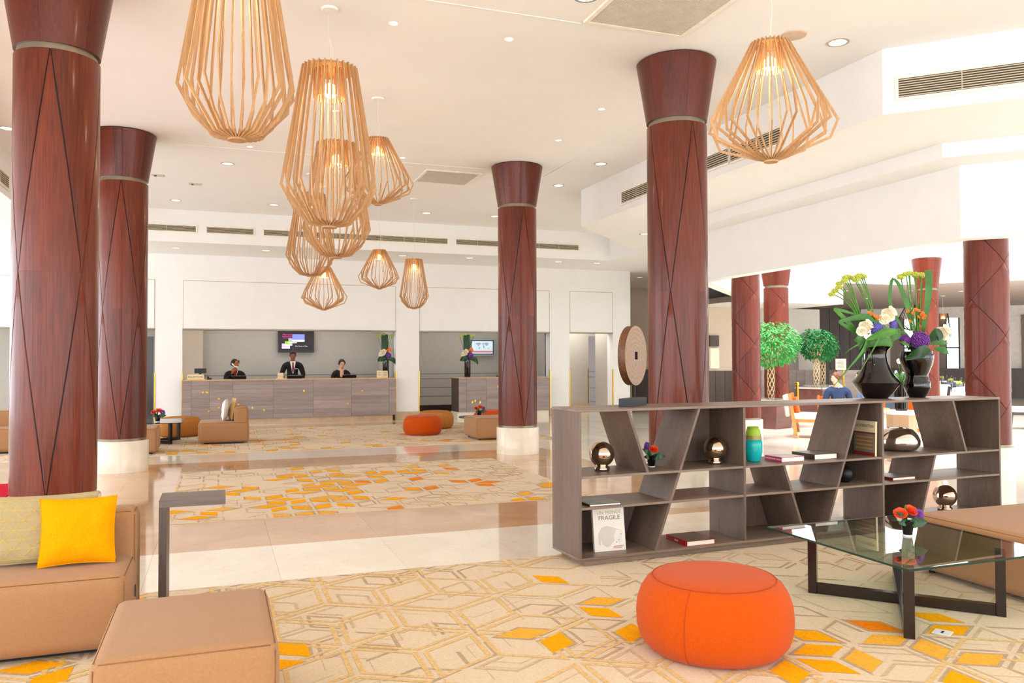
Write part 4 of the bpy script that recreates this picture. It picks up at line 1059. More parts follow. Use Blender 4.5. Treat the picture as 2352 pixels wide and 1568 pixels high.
def pillow(label, m, loc, rx, rz, w, h, t=.11, lines=False, ry=0):
    """upright cushion: local x width, z height, bottom edge at z=0"""
    t_ = thing('cushion', label, 'cushion', loc, rz, 'sofa cushions')
    X = rot(x=rx, y=ry); N = 18
    def P(u, v, s):
        e = (1 - abs(u) ** 2.6) * (1 - abs(v) ** 2.6)
        px = u * w / 2 * (1 - .07 * (1 - v * v) ); pz = h / 2 + v * h / 2 * (1 - .07 * (1 - u * u))
        wr = noise.noise(Vector((u * 3, v * 3, s + w * 9))) * .012
        return X @ Vector((px, s * (t / 2) * (max(e, 0) ** .55) + s * wr * max(e, 0) ** .5, pz))
    vs = []; fs = []
    for s in (-1, 1):
        for j in range(N + 1):
            for i in range(N + 1): vs.append(P(-1 + 2 * i / N, -1 + 2 * j / N, s))
    k = N + 1; o = k * k
    for j in range(N):
        for i in range(N):
            fs.append((j * k + i, j * k + i + 1, (j + 1) * k + i + 1, (j + 1) * k + i)); fs.append((o + (j + 1) * k + i, o + (j + 1) * k + i + 1, o + j * k + i + 1, o + j * k + i))
    MB().add(vs, fs).build('cover', m, t_, smooth='all')
    q = MB(); pts = [P(-1 + 2 * i / N, -1, 1) for i in range(N)] + [P(1, -1 + 2 * i / N, 1) for i in range(N)] + [P(1 - 2 * i / N, 1, 1) for i in range(N)] + [P(-1, 1 - 2 * i / N, 1) for i in range(N + 1)]
    q.tube(pts, .0028, 5); q.build('piping', m, t_, smooth='all')
    if lines:
        q = MB()
        def strip(p0, p1):
            pp = []
            for i in range(13):
                u = p0[0] + (p1[0] - p0[0]) * i / 12; v = p0[1] + (p1[1] - p0[1]) * i / 12
                if abs(u) <= .97 and abs(v) <= .97: pp.append(P(u, v, -1) + X @ Vector((0, -.0006, 0)))
            if len(pp) > 1: q.tube(pp, .0011, 4)
        for i in range(-3, 4): strip((-.97, i * .29), (.97, i * .29))
        for i in range(-12, 13):
            c = i * .33; strip((c - .58, -1.0), (c + .58, 1.0)); strip((c + .58, -1.0), (c - .58, 1.0))
        q.build('line_pattern', 'cushion_line', t_)
    return t_
pillow('beige cushion with yellow triangle line pattern on left sofa', 'cushion_beige', (-.92, 4.93, .42), -.2, -.03, .6, .37, .09, True)
pillow('plain yellow cushion leaning in front of the patterned cushion', 'cushion_yellow', (-.70, 4.84, .42), -.18, .02, .37, .355, .12)
pillow('white cushion on the far sofa before the desk', 'cushion_white', (.1, 15.85, .4), .1, PI / 2 - .1, .42, .4, .12, ry=0)
pillow('gold satin cushion on the far sofa against its backrest', 'cushion_gold', (.21, 15.9, .4), -.18, -PI / 2 + .12, .42, .42, .1)

# ------------------------------------------------------------------ side table and coffee tables
sd = thing('side_table', 'C shaped grey wood side table behind the left ottoman', 'side table', (-.317, 5.05, 0))
q = MB(); q.box((0, 0, .66), (.36, .3, .70)); q.build('table_top', 'table_grey', sd, bevel=.001, seg=1)
q = MB(); q.box((0, 0, .04), (.042, .3, .66)); q.build('side_panel', 'dark_plank', sd, bevel=.001, seg=1)
q = MB(); q.box((0, 0, .005), (.36, .3, .04)); q.build('base_panel', 'table_grey', sd, bevel=.001, seg=1)
def coffee_table(label, x0, y0, x1, y1, z, gm='table_glass', em='glass_edge'):
    cx, cy = (x0 + x1) / 2, (y0 + y1) / 2; w, d = (x1 - x0) / 2, (y1 - y0) / 2
    t_ = thing('coffee_table', label, 'coffee table', (cx, cy, 0), 0, 'glass topped dark wood coffee tables')
    q = MB(); q.box((-w, -d, z - .012), (w, d, z)); g = q.build('glass_top', gm, t_)
    q = MB()
    for a, b in (((-w, -d), (w, -d)), ((w, -d), (w, d)), ((w, d), (-w, d)), ((-w, d), (-w, -d))):
        dx, dy = (b[0] - a[0]), (b[1] - a[1]); ln = math.hypot(dx, dy)
        X = T(a[0], a[1], z - .0118) @ rot(z=math.atan2(dy, dx)); q.box((0, -.0008, 0), (ln, .0, .0116), 0, X)
    q.build('glass_rim', em, g)
    for s, (ix, iy) in enumerate(((1, 1), (1, -1))):
        ax, ay = (w - .14) * ix, (d - .14) * iy
        if s == 0: ax, ay = (w - .1), (d - .1)
        else: ax, ay = (w - .2), -(d - .2)
        ln = math.hypot(ax, ay); X = rot(z=math.atan2(ay, ax)); hw = .028
        for e in (-1, 1):
            q = MB(); q.box((e * ln - .026, -hw, .005), (e * ln + .026, hw, z - .012), 0, X); q.build('leg', 'dark_wood', t_, bevel=.002, seg=1)
        q = MB(); q.box((-ln + .026, -hw, .006 + .001 * s), (ln - .026, hw, .066 + .001 * s), 0, X); q.build('floor_bar', 'dark_wood', t_, bevel=.002, seg=1)
    return t_
coffee_table('glass topped coffee table with crossed dark wood legs at right front', 3.39, 3.285, 4.485, 4.45, .40)
coffee_table('dark glass coffee table by the left column base on far carpet', -1.75, 15.6, -.61, 16.75, .40, 'dark_glass', 'dark_glass')
rt = thing('round_table', 'low round brown table behind the far ottoman', 'table', (5.15, 16.1, 0))
q = MB(); q.lathe([(.46, .30), (.47, .31), (.46, .325)], 40); q.build('table_top', 'dark_plank', rt, smooth=True)
q = MB(); q.lathe([(.16, .005), (.16, .02), (.03, .03), (.03, .30)], 24); q.build('pedestal', 'dark_wood', rt, smooth=True)
fs_ = thing('floor_socket', 'small white floor socket plate set into the near carpet', 'floor socket', (3.718, 3.378, .0058), .5)
q = MB(); q.box((-.045, -.045, 0), (.045, .045, .004)); q.build('plate', 'badge', fs_, bevel=.001, seg=1)
q = MB(); q.box((-.02, -.006, .004), (.02, .006, .0048)); q.build('slot', 'black_matte', fs_)

# ------------------------------------------------------------------ flowers
def blade(path, widths, fold=.15):
    """long leaf strip along a path with given widths; width direction is across the view (local x/z plane normal y)"""
    mb = MB(); P = [Vector(p) for p in path]; vs = []; fs = []
    # resample smoothly
    n = 16; Q = []; Wd = []
    m_ = len(P) - 1
    for i in range(n + 1):
        t_ = i / n * m_; k = min(int(t_), m_ - 1); f = t_ - k
        p0, p1, p2, p3 = P[max(k - 1, 0)], P[k], P[k + 1], P[min(k + 2, m_)]
        Q.append(.5 * ((2 * p1) + (-p0 + p2) * f + (2 * p0 - 5 * p1 + 4 * p2 - p3) * f * f + (-p0 + 3 * p1 - 3 * p2 + p3) * f ** 3))
        Wd.append(widths[k] * (1 - f) + widths[k + 1] * f)
    for i, p in enumerate(Q):
        t_ = (Q[min(i + 1, n)] - Q[max(i - 1, 0)]).normalized()
        s = t_.cross(Vector((.15, -1, .1)))
        if s.length < .1: s = t_.cross(Vector((1, 0, 0)))
        s.normalize(); nn = s.cross(t_)
        w = Wd[i]
        vs += [p - s * w + nn * w * fold, p, p + s * w + nn * w * fold]
    for i in range(n):
        for c in (0, 1): a = i * 3 + c; fs.append((a, a + 1, a + 4, a + 3))
    return mb.add(vs, fs)
def puff(mb, c, r, n, pr, rnd, sq=(1, 1, 1), nu=5, nv=3, mi=0):
    for i in range(n):
        ph = math.acos(1 - 2 * (i + .5) / n); th = i * 2.39996
        d = Vector((math.sin(ph) * math.cos(th) * sq[0], math.sin(ph) * math.sin(th) * sq[1], math.cos(ph) * sq[2]))
        k = rnd.uniform(.82, 1.02)
        mb.ball(Vector(c) + d * r * k, pr * rnd.uniform(.8, 1.2), nu, nv, mi)
    mb.ball(c, r * .85, 8, 6, mi, sq)
def petals(mb, c, r, n, rings, rnd, axis=Vector((0, -.5, .85))):
    axis = axis.normalized(); a = axis.orthogonal().normalized(); b = axis.cross(a)
    for k in range(rings):
        f = (k + 1) / rings
        for i in range(n):
            th = 2 * PI * (i + .5 * (k % 2)) / n + rnd.uniform(-.15, .15); rr_ = r * f
            vs = []; fs = []; m_ = 4
            for j in range(m_ + 1):
                v = j / m_
                for u in (-1, 0, 1):
                    t2 = th + u * (.62 * PI / n) * (1.5 - v * .5) * 1.6
                    rad = rr_ * (.25 + .75 * v ** .8) * (1 if u == 0 else .93); hgt = r * (1.0 - .55 * f) * v * (1 if u else 1.1) - r * .2
                    if v == 1: rad *= 1.06; hgt *= .92
                    vs.append(Vector(c) + (a * math.cos(t2) + b * math.sin(t2)) * rad + axis * hgt)
            for j in range(m_):
                for c2 in (0, 1): q0 = j * 3 + c2; fs.append((q0, q0 + 1, q0 + 4, q0 + 3))
            mb.add(vs, fs)
def small_bouquet(label, loc, rz=0, s=1.0, kind=0):
    rnd = random.Random(int(loc[0] * 100) + kind)
    pot = thing('flower_pot', 'small black glass pot ' + label[label.rindex(' on the ') + 1:], 'flower pot', loc, rz, 'small black flower pots'); pot.scale = (s, s, s)
    q = MB(); q.lathe([(.026, .008), (.03, .03), (.037, .088), (.034, .088), (.028, .03)], 8); q.build('cup', 'black_pot', pot)
    q = MB(); q.lathe([(.027, 0), (.028, .009)], 16); q.build('glass_foot', 'glass_base', pot)
    t_ = thing('flower_posy', label, 'flowers', (loc[0], loc[1], loc[2] + .085 * s), rz, 'small flower posies'); t_.scale = (s, s, s)
    roses = [(-.045, -.01, .045), (.02, .0, .06)] if kind != 1 else [(.015, -.01, .05)]
    for p in roses:
        q = MB(); petals(q, p, .04, 6, 4, rnd, Vector((p[0] * 6, -.6, .7))); q.build('rose', 'petal_rose', t_, smooth='all')
    for p in ([(.06, -.01, .04)] if kind != 1 else [(-.035, 0, .06), (-.03, .01, .075)]):
        q = MB(); petals(q, p, .034, 5, 2, rnd, Vector((.3, -.9, .3))); q.build('orchid', 'petal_purple', t_, smooth='all')
    for dx, dz, ln, w in ((-.06, .06, -.02, .018), (.085, .0, .02, .03), (-.05, -.005, -.03, .02), (.05, -.015, .03, .025)):
        q = blade([(dx * .2, -.01, 0), (dx * .7, -.03, dz * .6), (dx * 1.25, -.02, dz + .0)], [.012, w, .002]); q.build('leaf', 'leaf_dark', t_, smooth='all')
    q = blade([(0, .01, .0), (-.01, .0, .07), (-.012, -.005, .1)], [.006, .01, .002]); q.build('leaf', 'leaf_bright', t_, smooth='all')
small_bouquet('posy of two orange roses and a purple orchid on the glass coffee table', (4.03, 3.91, .40), -.35, 1.05)
small_bouquet('posy of one orange rose and purple orchid on the bookcase shelf', (3.203, 5.62, .656), -.35, 1.0, 1)
small_bouquet('posy of purple and orange flowers on the dark glass table at left', (-1.03, 15.95, .40), 0, 1.35, 2)
small_bouquet('posy of purple and pink flowers on the low round table', (5.08, 16.0, .325), 0, 1.35, 3)

K7 = .000519
def A7(bx, x, y, dy=0.0):           # zoomed photo units -> local arrangement coordinates
    return ((x - bx) * K7, dy, (1365 - (y - 1097.6)) * K7)
def A8(bx, x, y, dy=0.0): return ((x - bx) * K7, dy, (1365 - y) * K7)
YAW = -.348
v1 = thing('black_vase', 'black glossy vase with wide angular belly on the bookcase', 'vase', (5.676, 5.846, 1.138), YAW, 'black vases on the bookcase')
q = MB(); q.lathe([(.098, 0), (.15, .055), (.2085, .143), (.204, .15), (.16, .205), (.122, .27), (.098, .34), (.09, .4), (.098, .435), (.125, .462), (.15, .482), (.145, .482), (.11, .46), (.08, .42)], 48, cap=False); q.build('body', 'black_gloss', v1, smooth=True)
q = MB(); q.lathe([(.001, .001), (.098, .001)], 32, cap=False); q.build('foot', 'black_gloss', v1)
v2 = thing('black_vase', 'black glossy vase with double rounded belly on the bookcase', 'vase', (6.14, 5.821, 1.138), YAW, 'black vases on the bookcase')
q = MB(); q.lathe([(.067, 0), (.095, .04), (.116, .09), (.119, .11), (.11, .155), (.096, .195), (.096, .21), (.112, .25), (.138, .315), (.148, .36), (.147, .4), (.138, .43), (.13, .43), (.13, .35)], 48, cap=False); q.build('body', 'black_gloss', v2, smooth=True)
q = MB(); q.lathe([(.001, .001), (.067, .001)], 32, cap=False); q.build('foot', 'black_gloss', v2)
rnd = random.Random(11)
f1 = thing('flower_arrangement', 'leaning green allium, white and violet flowers in the wide angular vase', 'flowers', (5.676, 5.846, 1.138), YAW, 'large flower arrangements')
def stem(par, p0, p1, bend, r=.005):
    a, b = Vector(p0), Vector(p1); mid = (a + b) / 2 + Vector(bend)
    pts = [a * (1 - t) ** 2 + mid * 2 * t * (1 - t) + b * t * t for t in [i / 8 for i in range(9)]]
    MB().tube(pts, r, 5).build('stem', 'stem', par, smooth='all')
    return pts[-1]
def umbel(par, p, r, n=26):
    q = MB(); puff(q, p, r, n, r * .26, rnd, (1, 1, .6)); q.build('allium_head', 'allium', par, smooth='all')
for (hx, hy) in ((190, 620), (240, 560), (290, 500), (330, 430), (390, 390), (430, 330), (470, 310)):
    p = stem(f1, A7(950, 720 + (hx - 330) * .15, 1180, rnd.uniform(-.03, .03)), A7(950, hx, hy, rnd.uniform(-.04, .04)), (.01 + (470 - hx) * .0001, 0, .05 + (470 - hx) * .0002)); umbel(f1, p, .03, 34)
for (hx, hy) in ((560, 330), (600, 370), (640, 310), (700, 290), (730, 310)):
    p = stem(f1, A7(950, 930 + (hx - 640) * .2, 1180, rnd.uniform(-.03, .03)), A7(950, hx, hy, rnd.uniform(-.03, .03)), (.025, 0, .06)); umbel(f1, p, .032, 34)
def lf(par, pts, ws, m='leaf', fold=.15): return blade(pts, ws, fold).build('leaf', m, par, smooth='all')
g7 = lambda x, y, d=0: A7(950, x, y, d); g8 = lambda x, y, d=0: A8(950, x, y, d)
lf(f1, [g7(700, 1430), g7(480, 1180, -.05), g7(230, 930, -.06), g7(200, 890, -.05), g7(400, 930, -.03), g7(640, 990, 0)], [.02, .022, .02, .014, .014, .006], 'leaf_bright')
lf(f1, [g7(680, 1380), g7(430, 1230, -.07), g7(260, 1130, -.08), g7(330, 1095, -.08), g7(740, 1030, -.08), g7(1110, 1230, -.05)], [.016, .02, .012, .016, .034, .004], 'leaf')
lf(f1, [g7(700, 1430, -.12), g7(950, 1330, -.15), g7(1190, 1280, -.13)], [.01, .045, .02], 'leaf_bright', .4)
lf(f1, [g8(690, 330, -.1), g8(560, 330, -.12), g8(490, 355, -.1)], [.01, .035, .003], 'leaf')
lf(f1, [g8(680, 350, -.13), g8(590, 520, -.15), g8(550, 745, -.13)], [.01, .035, .003], 'leaf_dark')
lf(f1, [g8(690, 340, -.13), g8(560, 560, -.17), g8(300, 860, -.18), g8(20, 1195, -.17)], [.012, .012, .007, .001], 'leaf_bright')
lf(f1, [g8(890, 300, -.15), g8(740, 530, -.18), g8(440, 1020, -.18)], [.012, .006, .001], 'leaf_bright')
lf(f1, [g8(660, 360, -.12), g8(420, 490, -.12), g8(320, 590, -.1)], [.01, .005, .001], 'leaf_bright')
q = MB(); nb_ = 30; vs = []
for i in range(nb_ + 1):
    a = 2 * PI * i / nb_
    for z, r in ((.47, .148), (.505, .155), (.545, .15)): vs.append((r * math.cos(a), r * math.sin(a), z + .006 * math.sin(a * 3)))
q.add(vs, [(i * 3 + c, i * 3 + 3 + c, i * 3 + 4 + c, i * 3 + 1 + c) for i in range(nb_) for c in (0, 1)]); q.build('leaf_collar', 'leaf', f1, smooth='all')
lf(f1, [g7(1150, 1430, -.1), g7(1250, 1330, -.1), g7(1300, 1300, -.06), g7(1290, 1420, -.06)], [.02, .04, .03, .01], 'leaf')
def white_bloom(par, c, r):
    q = MB(); petals(q, c, r, 6, 2, rnd, Vector((.1, -.9, .3))); petals(q, Vector(c) + Vector((r * .5, -.02, r * .55)), r * .8, 6, 2, rnd, Vector((.5, -.7, .5))); petals(q, Vector(c) + Vector((-r * .5, -.02, -r * .45)), r * .75, 6, 2, rnd, Vector((-.5, -.8, -.1))); q.build('white_bloom', 'petal_white', par, smooth='all')
white_bloom(f1, g7(1110, 1010, -.06), .068); white_bloom(f1, g7(670, 1230, -.1), .062)
def cluster(par, c, r, m, nm, n=70, sq=(1, 1, 1)):
    q = MB(); puff(q, c, r, n * 2, r * .12, rnd, sq); q.build(nm, m, par, smooth='all')
cluster(f1, g7(900, 1250, -.09), .06, 'petal_violet', 'violet_bloom'); cluster(f1, g7(1235, 1170, -.04), .042, 'petal_violet', 'violet_bloom', 60, (.8, .8, 1.7))
for x, y in ((820, 985), (870, 1020), (930, 1040), (905, 1060), (780, 960)): 
    q = MB(); petals(q, g7(x, y, -.08), .018, 5, 1, rnd, Vector((rnd.uniform(-.5, .5), -.8, .4))); q.build('orange_bloom', 'petal_orange', f1, smooth='all')
cluster(f1, g7(820, 1180, 0), .08, 'leaf_dark', 'foliage', 30)
f2 = thing('flower_arrangement', 'upright green allium, purple globe and white flowers in double bellied vase', 'flowers', (6.14, 5.821, 1.138), YAW, 'large flower arrangements')
h7 = lambda x, y, d=0: A7(1690, x, y, d); h8 = lambda x, y, d=0: A8(1690, x, y, d)
for (hx, hy) in ((1415, 300), (1450, 270), (1500, 240), (1560, 230), (1610, 220), (1660, 245), (1710, 270), (1760, 250), (1810, 275)):
    p = stem(f2, h7(1680 + (hx - 1610) * .12, 1400, rnd.uniform(-.03, .03)), h7(hx, hy, rnd.uniform(-.03, .03)), ((hx - 1610) * .00012, 0, .02)); umbel(f2, p, .03, 34)
lf(f2, [h7(1770, 1420), h7(1830, 1000, -.03), h7(1890, 560, -.03), h7(1905, 175, -.02)], [.015, .028, .036, .037], 'leaf', .08)
lf(f2, [h7(1610, 1250, 0), h7(1500, 830, -.04), h7(1380, 520, -.05), h7(1270, 350, -.05), h7(1215, 380, -.04), h7(1190, 680, -.03), h7(1260, 950, -.03), h7(1480, 1330, -.03)], [.012, .03, .024, .012, .016, .018, .02, .003], 'leaf', .1)
lf(f2, [h7(1720, 1380), h7(1740, 1000, .02), h7(1780, 760, .02)], [.012, .02, .004], 'leaf_bright')
cluster(f2, h7(1640, 1440, -.12), .078, 'petal_purple', 'purple_globe', 130); cluster(f2, h7(1410, 1440, -.08), .05, 'petal_purple', 'purple_globe', 70)
white_bloom(f2, h7(2110, 1330, -.03), .07)
for x, y in ((1500, 920), (1590, 950), (1640, 885), (1690, 910), (1760, 950), (1780, 1040), (1680, 1020), (1525, 1100), (1800, 1000), (1740, 980)):
    q = MB(); petals(q, h7(x, y, -.05), .017, 5, 1, rnd, Vector((rnd.uniform(-.5, .5), -.8, .4))); q.build('orange_bloom', 'petal_orange', f2, smooth='all')
    MB().tube([h7(x, y, -.05), h7(1680, 1300, 0)], .0018, 4).build('stem', 'stem', f2)
lf(f2, [h7(1820, 1450, -.1), h7(1930, 1340, -.12), h7(2060, 1410, -.1)], [.02, .06, .01], 'leaf_dark', .3)
lf(f2, [h7(1830, 1500, -.1), h7(2000, 1480, -.13), h7(2150, 1500, -.1)], [.01, .028, .003], 'leaf')
lf(f2, [h8(1900, 490, -.1), h8(2050, 520, -.12), h8(2165, 590, -.1)], [.01, .035, .002], 'leaf')
lf(f2, [h8(1760, 470, -.15), h8(1560, 560, -.19), h8(1350, 680, -.14)], [.03, .055, .01], 'leaf_dark', .3)
lf(f2, [h8(1440, 440, -.12), h8(1350, 390, -.12), h8(1290, 370, -.1)], [.01, .02, .003], 'leaf_bright')
lf(f2, [h7(1480, 1380, -.06), h7(1400, 1300, -.06), h7(1290, 1300, -.06)], [.015, .016, .003], 'leaf')
cluster(f2, h8(1720, 420, 0), .1, 'leaf_dark', 'foliage', 30)

def tall_arrangement(label, loc, vlab):
    v = thing('cylinder_vase', vlab, 'vase', loc, -.2, 'tall dark cylinder vases')
    q = MB(); q.lathe([(.075, 0), (.08, .01), (.08, .44), (.072, .44), (.07, .1)], 24, cap=False); q.build('body', 'black_gloss', v, smooth=True)
    q = MB(); q.lathe([(.001, .002), (.075, .002)], 16, cap=False); q.build('foot', 'glass_base', v)
    t_ = thing('flower_arrangement', label, 'flowers', loc, -.2, 'desk flower arrangements')
    for dx in (-.06, -.02, .02): lf(t_, [(dx * .3, 0, .3), (dx, -.02, .8), (dx * 1.2, 0, 1.1)], [.03, .05, .03], 'leaf_dark', .1)
    for dx, dz in ((-.2, 1.05), (-.13, 1.09), (-.05, 1.1), (.1, 1.07), (.16, 1.08)):
        p = stem(t_, (dx * .1, 0, .4), (dx, 0, dz), (0, 0, .05), .006); umbel(t_, p, .04, 16)
    white_bloom(t_, (-.08, -.1, .62), .08); cluster(t_, (.07, -.1, .56), .075, 'petal_purple', 'purple_globe', 50)
    for x, z in ((.06, .7), (.1, .73), (.03, .68), (.12, .68)):
        q = MB(); petals(q, (x, -.06, z), .035, 5, 1, rnd, Vector((0, -.8, .4))); q.build('orange_bloom', 'petal_orange', t_, smooth='all')
    lf(t_, [(0, -.1, .48), (-.12, -.14, .47), (-.2, -.1, .42)], [.03, .07, .01], 'leaf_dark', .3)
    lf(t_, [(.04, -.1, .48), (.18, -.14, .45), (.26, -.1, .33)], [.03, .06, .01], 'leaf_dark', .3)
tall_arrangement('tall green leaf and flower arrangement on the concierge desk', (6.08, 20.15, 1.06), 'black cylinder vase on the concierge desk')
tall_arrangement('leaf and flower arrangement at the right end of the reception desk', (4.0, 20.45, 1.06), 'dark cylinder vase at the right end of reception desk')

# ------------------------------------------------------------------ reception desks
DK = thing('reception_desk', 'long grey wood reception desk with small gold diamond inlays', 'desk', (0, 20.0, 0))
seams = [-.785, -.583, -.2, .316, 1.228, 2.151, 3.066, 3.994, 4.18]
q = MB(); q.box((-.78, .03, .14), (4.175, .66, 1.03)); q.build('carcass', 'dark_plank', DK)
q = MB(); q.box((-.785, -.02, 1.035), (4.18, .7, 1.06)); q.build('counter_top', 'light_wood', DK, bevel=.002, seg=1)
q = MB(); q.box((-.7, .06, 0), (4.1, .6, .14)); q.build('stone_plinth', 'travertine', DK)
pl = {}
def planks(root, seams, z0, z1, nrow, y, par):
    for i in range(len(seams) - 1):
        w = seams[i + 1] - seams[i] - .004; h = (z1 - z0) / nrow
        for j in range(nrow):
            k = (round(w, 3), round(h, 3))
            if k not in pl:
                mb = MB().box((-w / 2, 0, .0006), (w / 2, .03, h - .0006)); me = mb.mesh('plank'); me.materials.append(M['desk_plank']); pl[k] = me
            o = link('plank', pl[k], par); o.location = ((seams[i] + seams[i + 1]) / 2, y - .002 * ((i * 7 + j * 3) % 3), z0 + j * h)
planks(DK, seams, .14, 1.035, 9, 0, DK)
for x, z in ((-.338, .771), (-.25, .77), (.01, .62), (.011, .415), (-.207, .335), (.442, .472), (.754, .391), (1.017, .335), (1.934, .77), (3.33, .748), (2.976, .445)):
    q = MB(); q.prism([(-.022, 0), (0, -.036), (.022, 0), (0, .036)], -.008, -.0045, 0, T(x, 0, z) @ rot(y=random.choice((0, .9, -.9))) @ XZ); q.build('gold_inlay', 'gold_trim', DK, fix=True)
D2 = thing('concierge_desk', 'shorter grey wood concierge desk with gold leaf inlays', 'desk', (5.76, 19.85, 0))
q = MB(); q.box((0, .03, .17), (2.5, .7, 1.03)); q.build('carcass', 'dark_plank', D2)
q = MB(); q.box((-.005, -.02, 1.03), (2.5, .72, 1.05)); q.build('counter_top', 'light_wood', D2)
q = MB(); q.box((-.02, .05, 0), (2.5, .68, .17)); q.build('stone_plinth', 'stone_base', D2)
planks(D2, [0, .2, .74, 1.3, 1.9, 2.5], .17, 1.03, 8, 0, D2)
for x, z in ((.36, .42), (.43, .45), (.56, .41), (1.06, .82), (1.5, .5)):
    q = MB(); q.prism([(-.02, 0), (-.01, -.035), (.012, -.035), (.022, 0), (.01, .035), (-.012, .035)], -.008, -.0045, 0, T(x, 0, z) @ rot(y=.4) @ XZ); q.build('gold_inlay', 'gold_trim', D2, fix=True)
def stand_sign(label, nm, x0, x1, z0, z1, y, txts, m='paper_cream', tm='ink_gold'):
    t_ = thing(nm, label, 'sign', ((x0 + x1) / 2, y, z0)); w = (x1 - x0) / 2; h = z1 - z0
    q = MB(); q.box((-w, 0, 0), (w, .02, h), 0, rot(x=-.12)); q.build('board', m, t_)
    q = MB(); q.box((-w - .04, -.03, 0), (w + .04, .06, .012)); q.build('base', 'gold_trim', t_)
    for b, s, z in txts: front_text(t_, rot(x=-.12), b, s, tm, 0, z, sx=1.0)
    return t_
stand_sign('cream sign reading Reception at the left end of the desk', 'desk_sign', -.68, -.32, 1.06, 1.185, 20.2, [('RECEPTION', .062, .063)])
stand_sign('small cream card stand on the desk left of the standing man', 'card_stand', 1.34, 1.475, 1.06, 1.205, 20.2, [('Marriott', .034, .07)])
mn = thing('menu_stand', 'open cream two page card stand near the right end of the desk', 'card stand', (3.87, 20.2, 1.06))
for s in (-1, 1):
    q = MB(); X = T(s * .075, 0, 0) @ rot(z=s * .25) @ rot(x=-.15); q.box((-.07, 0, .01), (.07, .012, .18), 0, X); q.build('page', 'paper_cream', mn)
    q = MB()
    for k in range(5): q.box((-.045, -.0006, .05 + k * .022), (.045, -.0004, .055 + k * .022), 0, X)
    q.build('printed_lines', 'ink_gold', mn)
q = MB(); q.box((-.13, -.02, 0), (.13, .05, .01)); q.build('base', 'gold_trim', mn)
def laptop(label, x, y, w=.34):
    t_ = thing('desk_screen', label, 'computer', (x, y, 1.06), 0, 'black desk screens')
    q = MB(); q.box((-w / 2, 0, .015), (w / 2, .025, .085), 0, rot(x=.5)); q.build('screen', 'bezel', t_)
    q = MB(); q.box((-w / 2, -.01, 0), (w / 2, .18, .014)); q.build('base', 'black_matte', t_)
laptop('low black screen in front of the woman on the phone', .45, 20.3); laptop('low black screen in front of the standing man', 1.75, 20.3); laptop('low black screen in front of the woman looking down', 3.06, 20.3)
mo = thing('pos_monitor', 'small black monitor on a stand behind the reception sign', 'monitor', (-.4, 20.45, 1.06), .2)
q = MB(); q.box((-.13, 0, .15), (.13, .03, .26)); q.build('screen', 'bezel', mo)
q = MB(); q.box((-.03, .02, .01), (.03, .05, .16)); q.box((-.08, -.04, 0), (.08, .1, .012)); q.build('stand', 'bezel', mo)
ph = thing('desk_phone', 'dark desk telephone beside the reception sign', 'telephone', (-.2, 20.35, 1.06))
q = MB(); q.box((-.05, -.06, 0), (.05, .06, .04)); q.build('body', 'bezel', ph, bevel=.006)
q = MB(); q.tube([(-.03, -.05, .055), (-.03, 0, .065), (-.03, .05, .055)], [.018, .012, .018], 8); q.build('handset', 'bezel', ph)
bx_ = thing('card_box', 'small dark card box at the right side of concierge desk', 'box', (6.98, 20.1, 1.05))
q = MB(); q.box((-.1, 0, 0), (.1, .06, .05)); q.build('body', 'bezel', bx_, bevel=.003)
q = MB(); q.box((-.02, -.003, .015), (.02, 0, .035)); q.build('label_plate', 'gold_trim', bx_)
# screens
tv = thing('wall_screen', 'dark wall television with bright cards above the standing man', 'television', (1.955, 22.44, 2.005))
q = MB(); q.box((-.47, -.06, -.29), (.47, 0, .29)); q.build('housing', 'bezel', tv, bevel=.006)
q = MB(); q.box((-.44, -.063, -.245), (.44, -.06, .265)); q.build('display', 'scr_back', tv)
def panel(par, m, x0, z0, x1, z1, dy): MB().box((x0, -.064 - dy, z0), (x1, -.063 - dy, z1)).build('screen_card', m, par)
panel(tv, 'scr_blue', -.1, .05, .22, .2, .004); panel(tv, 'scr_white', -.1, .0, .22, .05, .0045)
panel(tv, 'scr_grey', -.2, -.02, -.1, .09, .003); panel(tv, 'scr_white', -.2, -.04, .02, -.015, .0035)
panel(tv, 'scr_green', -.29, -.07, -.1, .01, .002); panel(tv, 'scr_white', -.29, -.105, -.1, -.07, .0025)
panel(tv, 'scr_lilac', -.37, -.15, -.16, -.05, .001); panel(tv, 'scr_white', -.37, -.185, -.16, -.15, .0015)
text('lettering', 'Marriott', .07, 'scr_pink', tv, T(-.23, -.07, .19) @ FACE_FRONT, .0005); text('lettering', 'REWARDS', .055, 'scr_pink', tv, T(-.235, -.0705, .135) @ FACE_FRONT, .0005)
panel(tv, 'scr_pink', -.34, .095, -.13, .1, .005)
text('lettering', 'Earn Points or Miles', .04, 'scr_white', tv, T(.14, -.066, -.12) @ FACE_FRONT, .0005)
tv2 = thing('wall_screen', 'silver framed wall screen showing a pale world map', 'television', (7.2, 22.44, 1.865))
q = MB(); q.box((-.39, -.06, -.245), (.39, 0, .245)); q.build('housing', 'bezel_silver', tv2, bevel=.006)
q = MB(); q.box((-.36, -.062, -.215), (.36, -.06, .215)); q.build('bezel', 'bezel', tv2)
q = MB(); q.box((-.32, -.064, -.18), (.32, -.062, .18)); q.build('display', 'scr_sky', tv2)
q = MB(); q.box((-.32, -.066, -.15), (.32, -.064, -.1)); q.build('red_bar', 'scr_red', tv2)
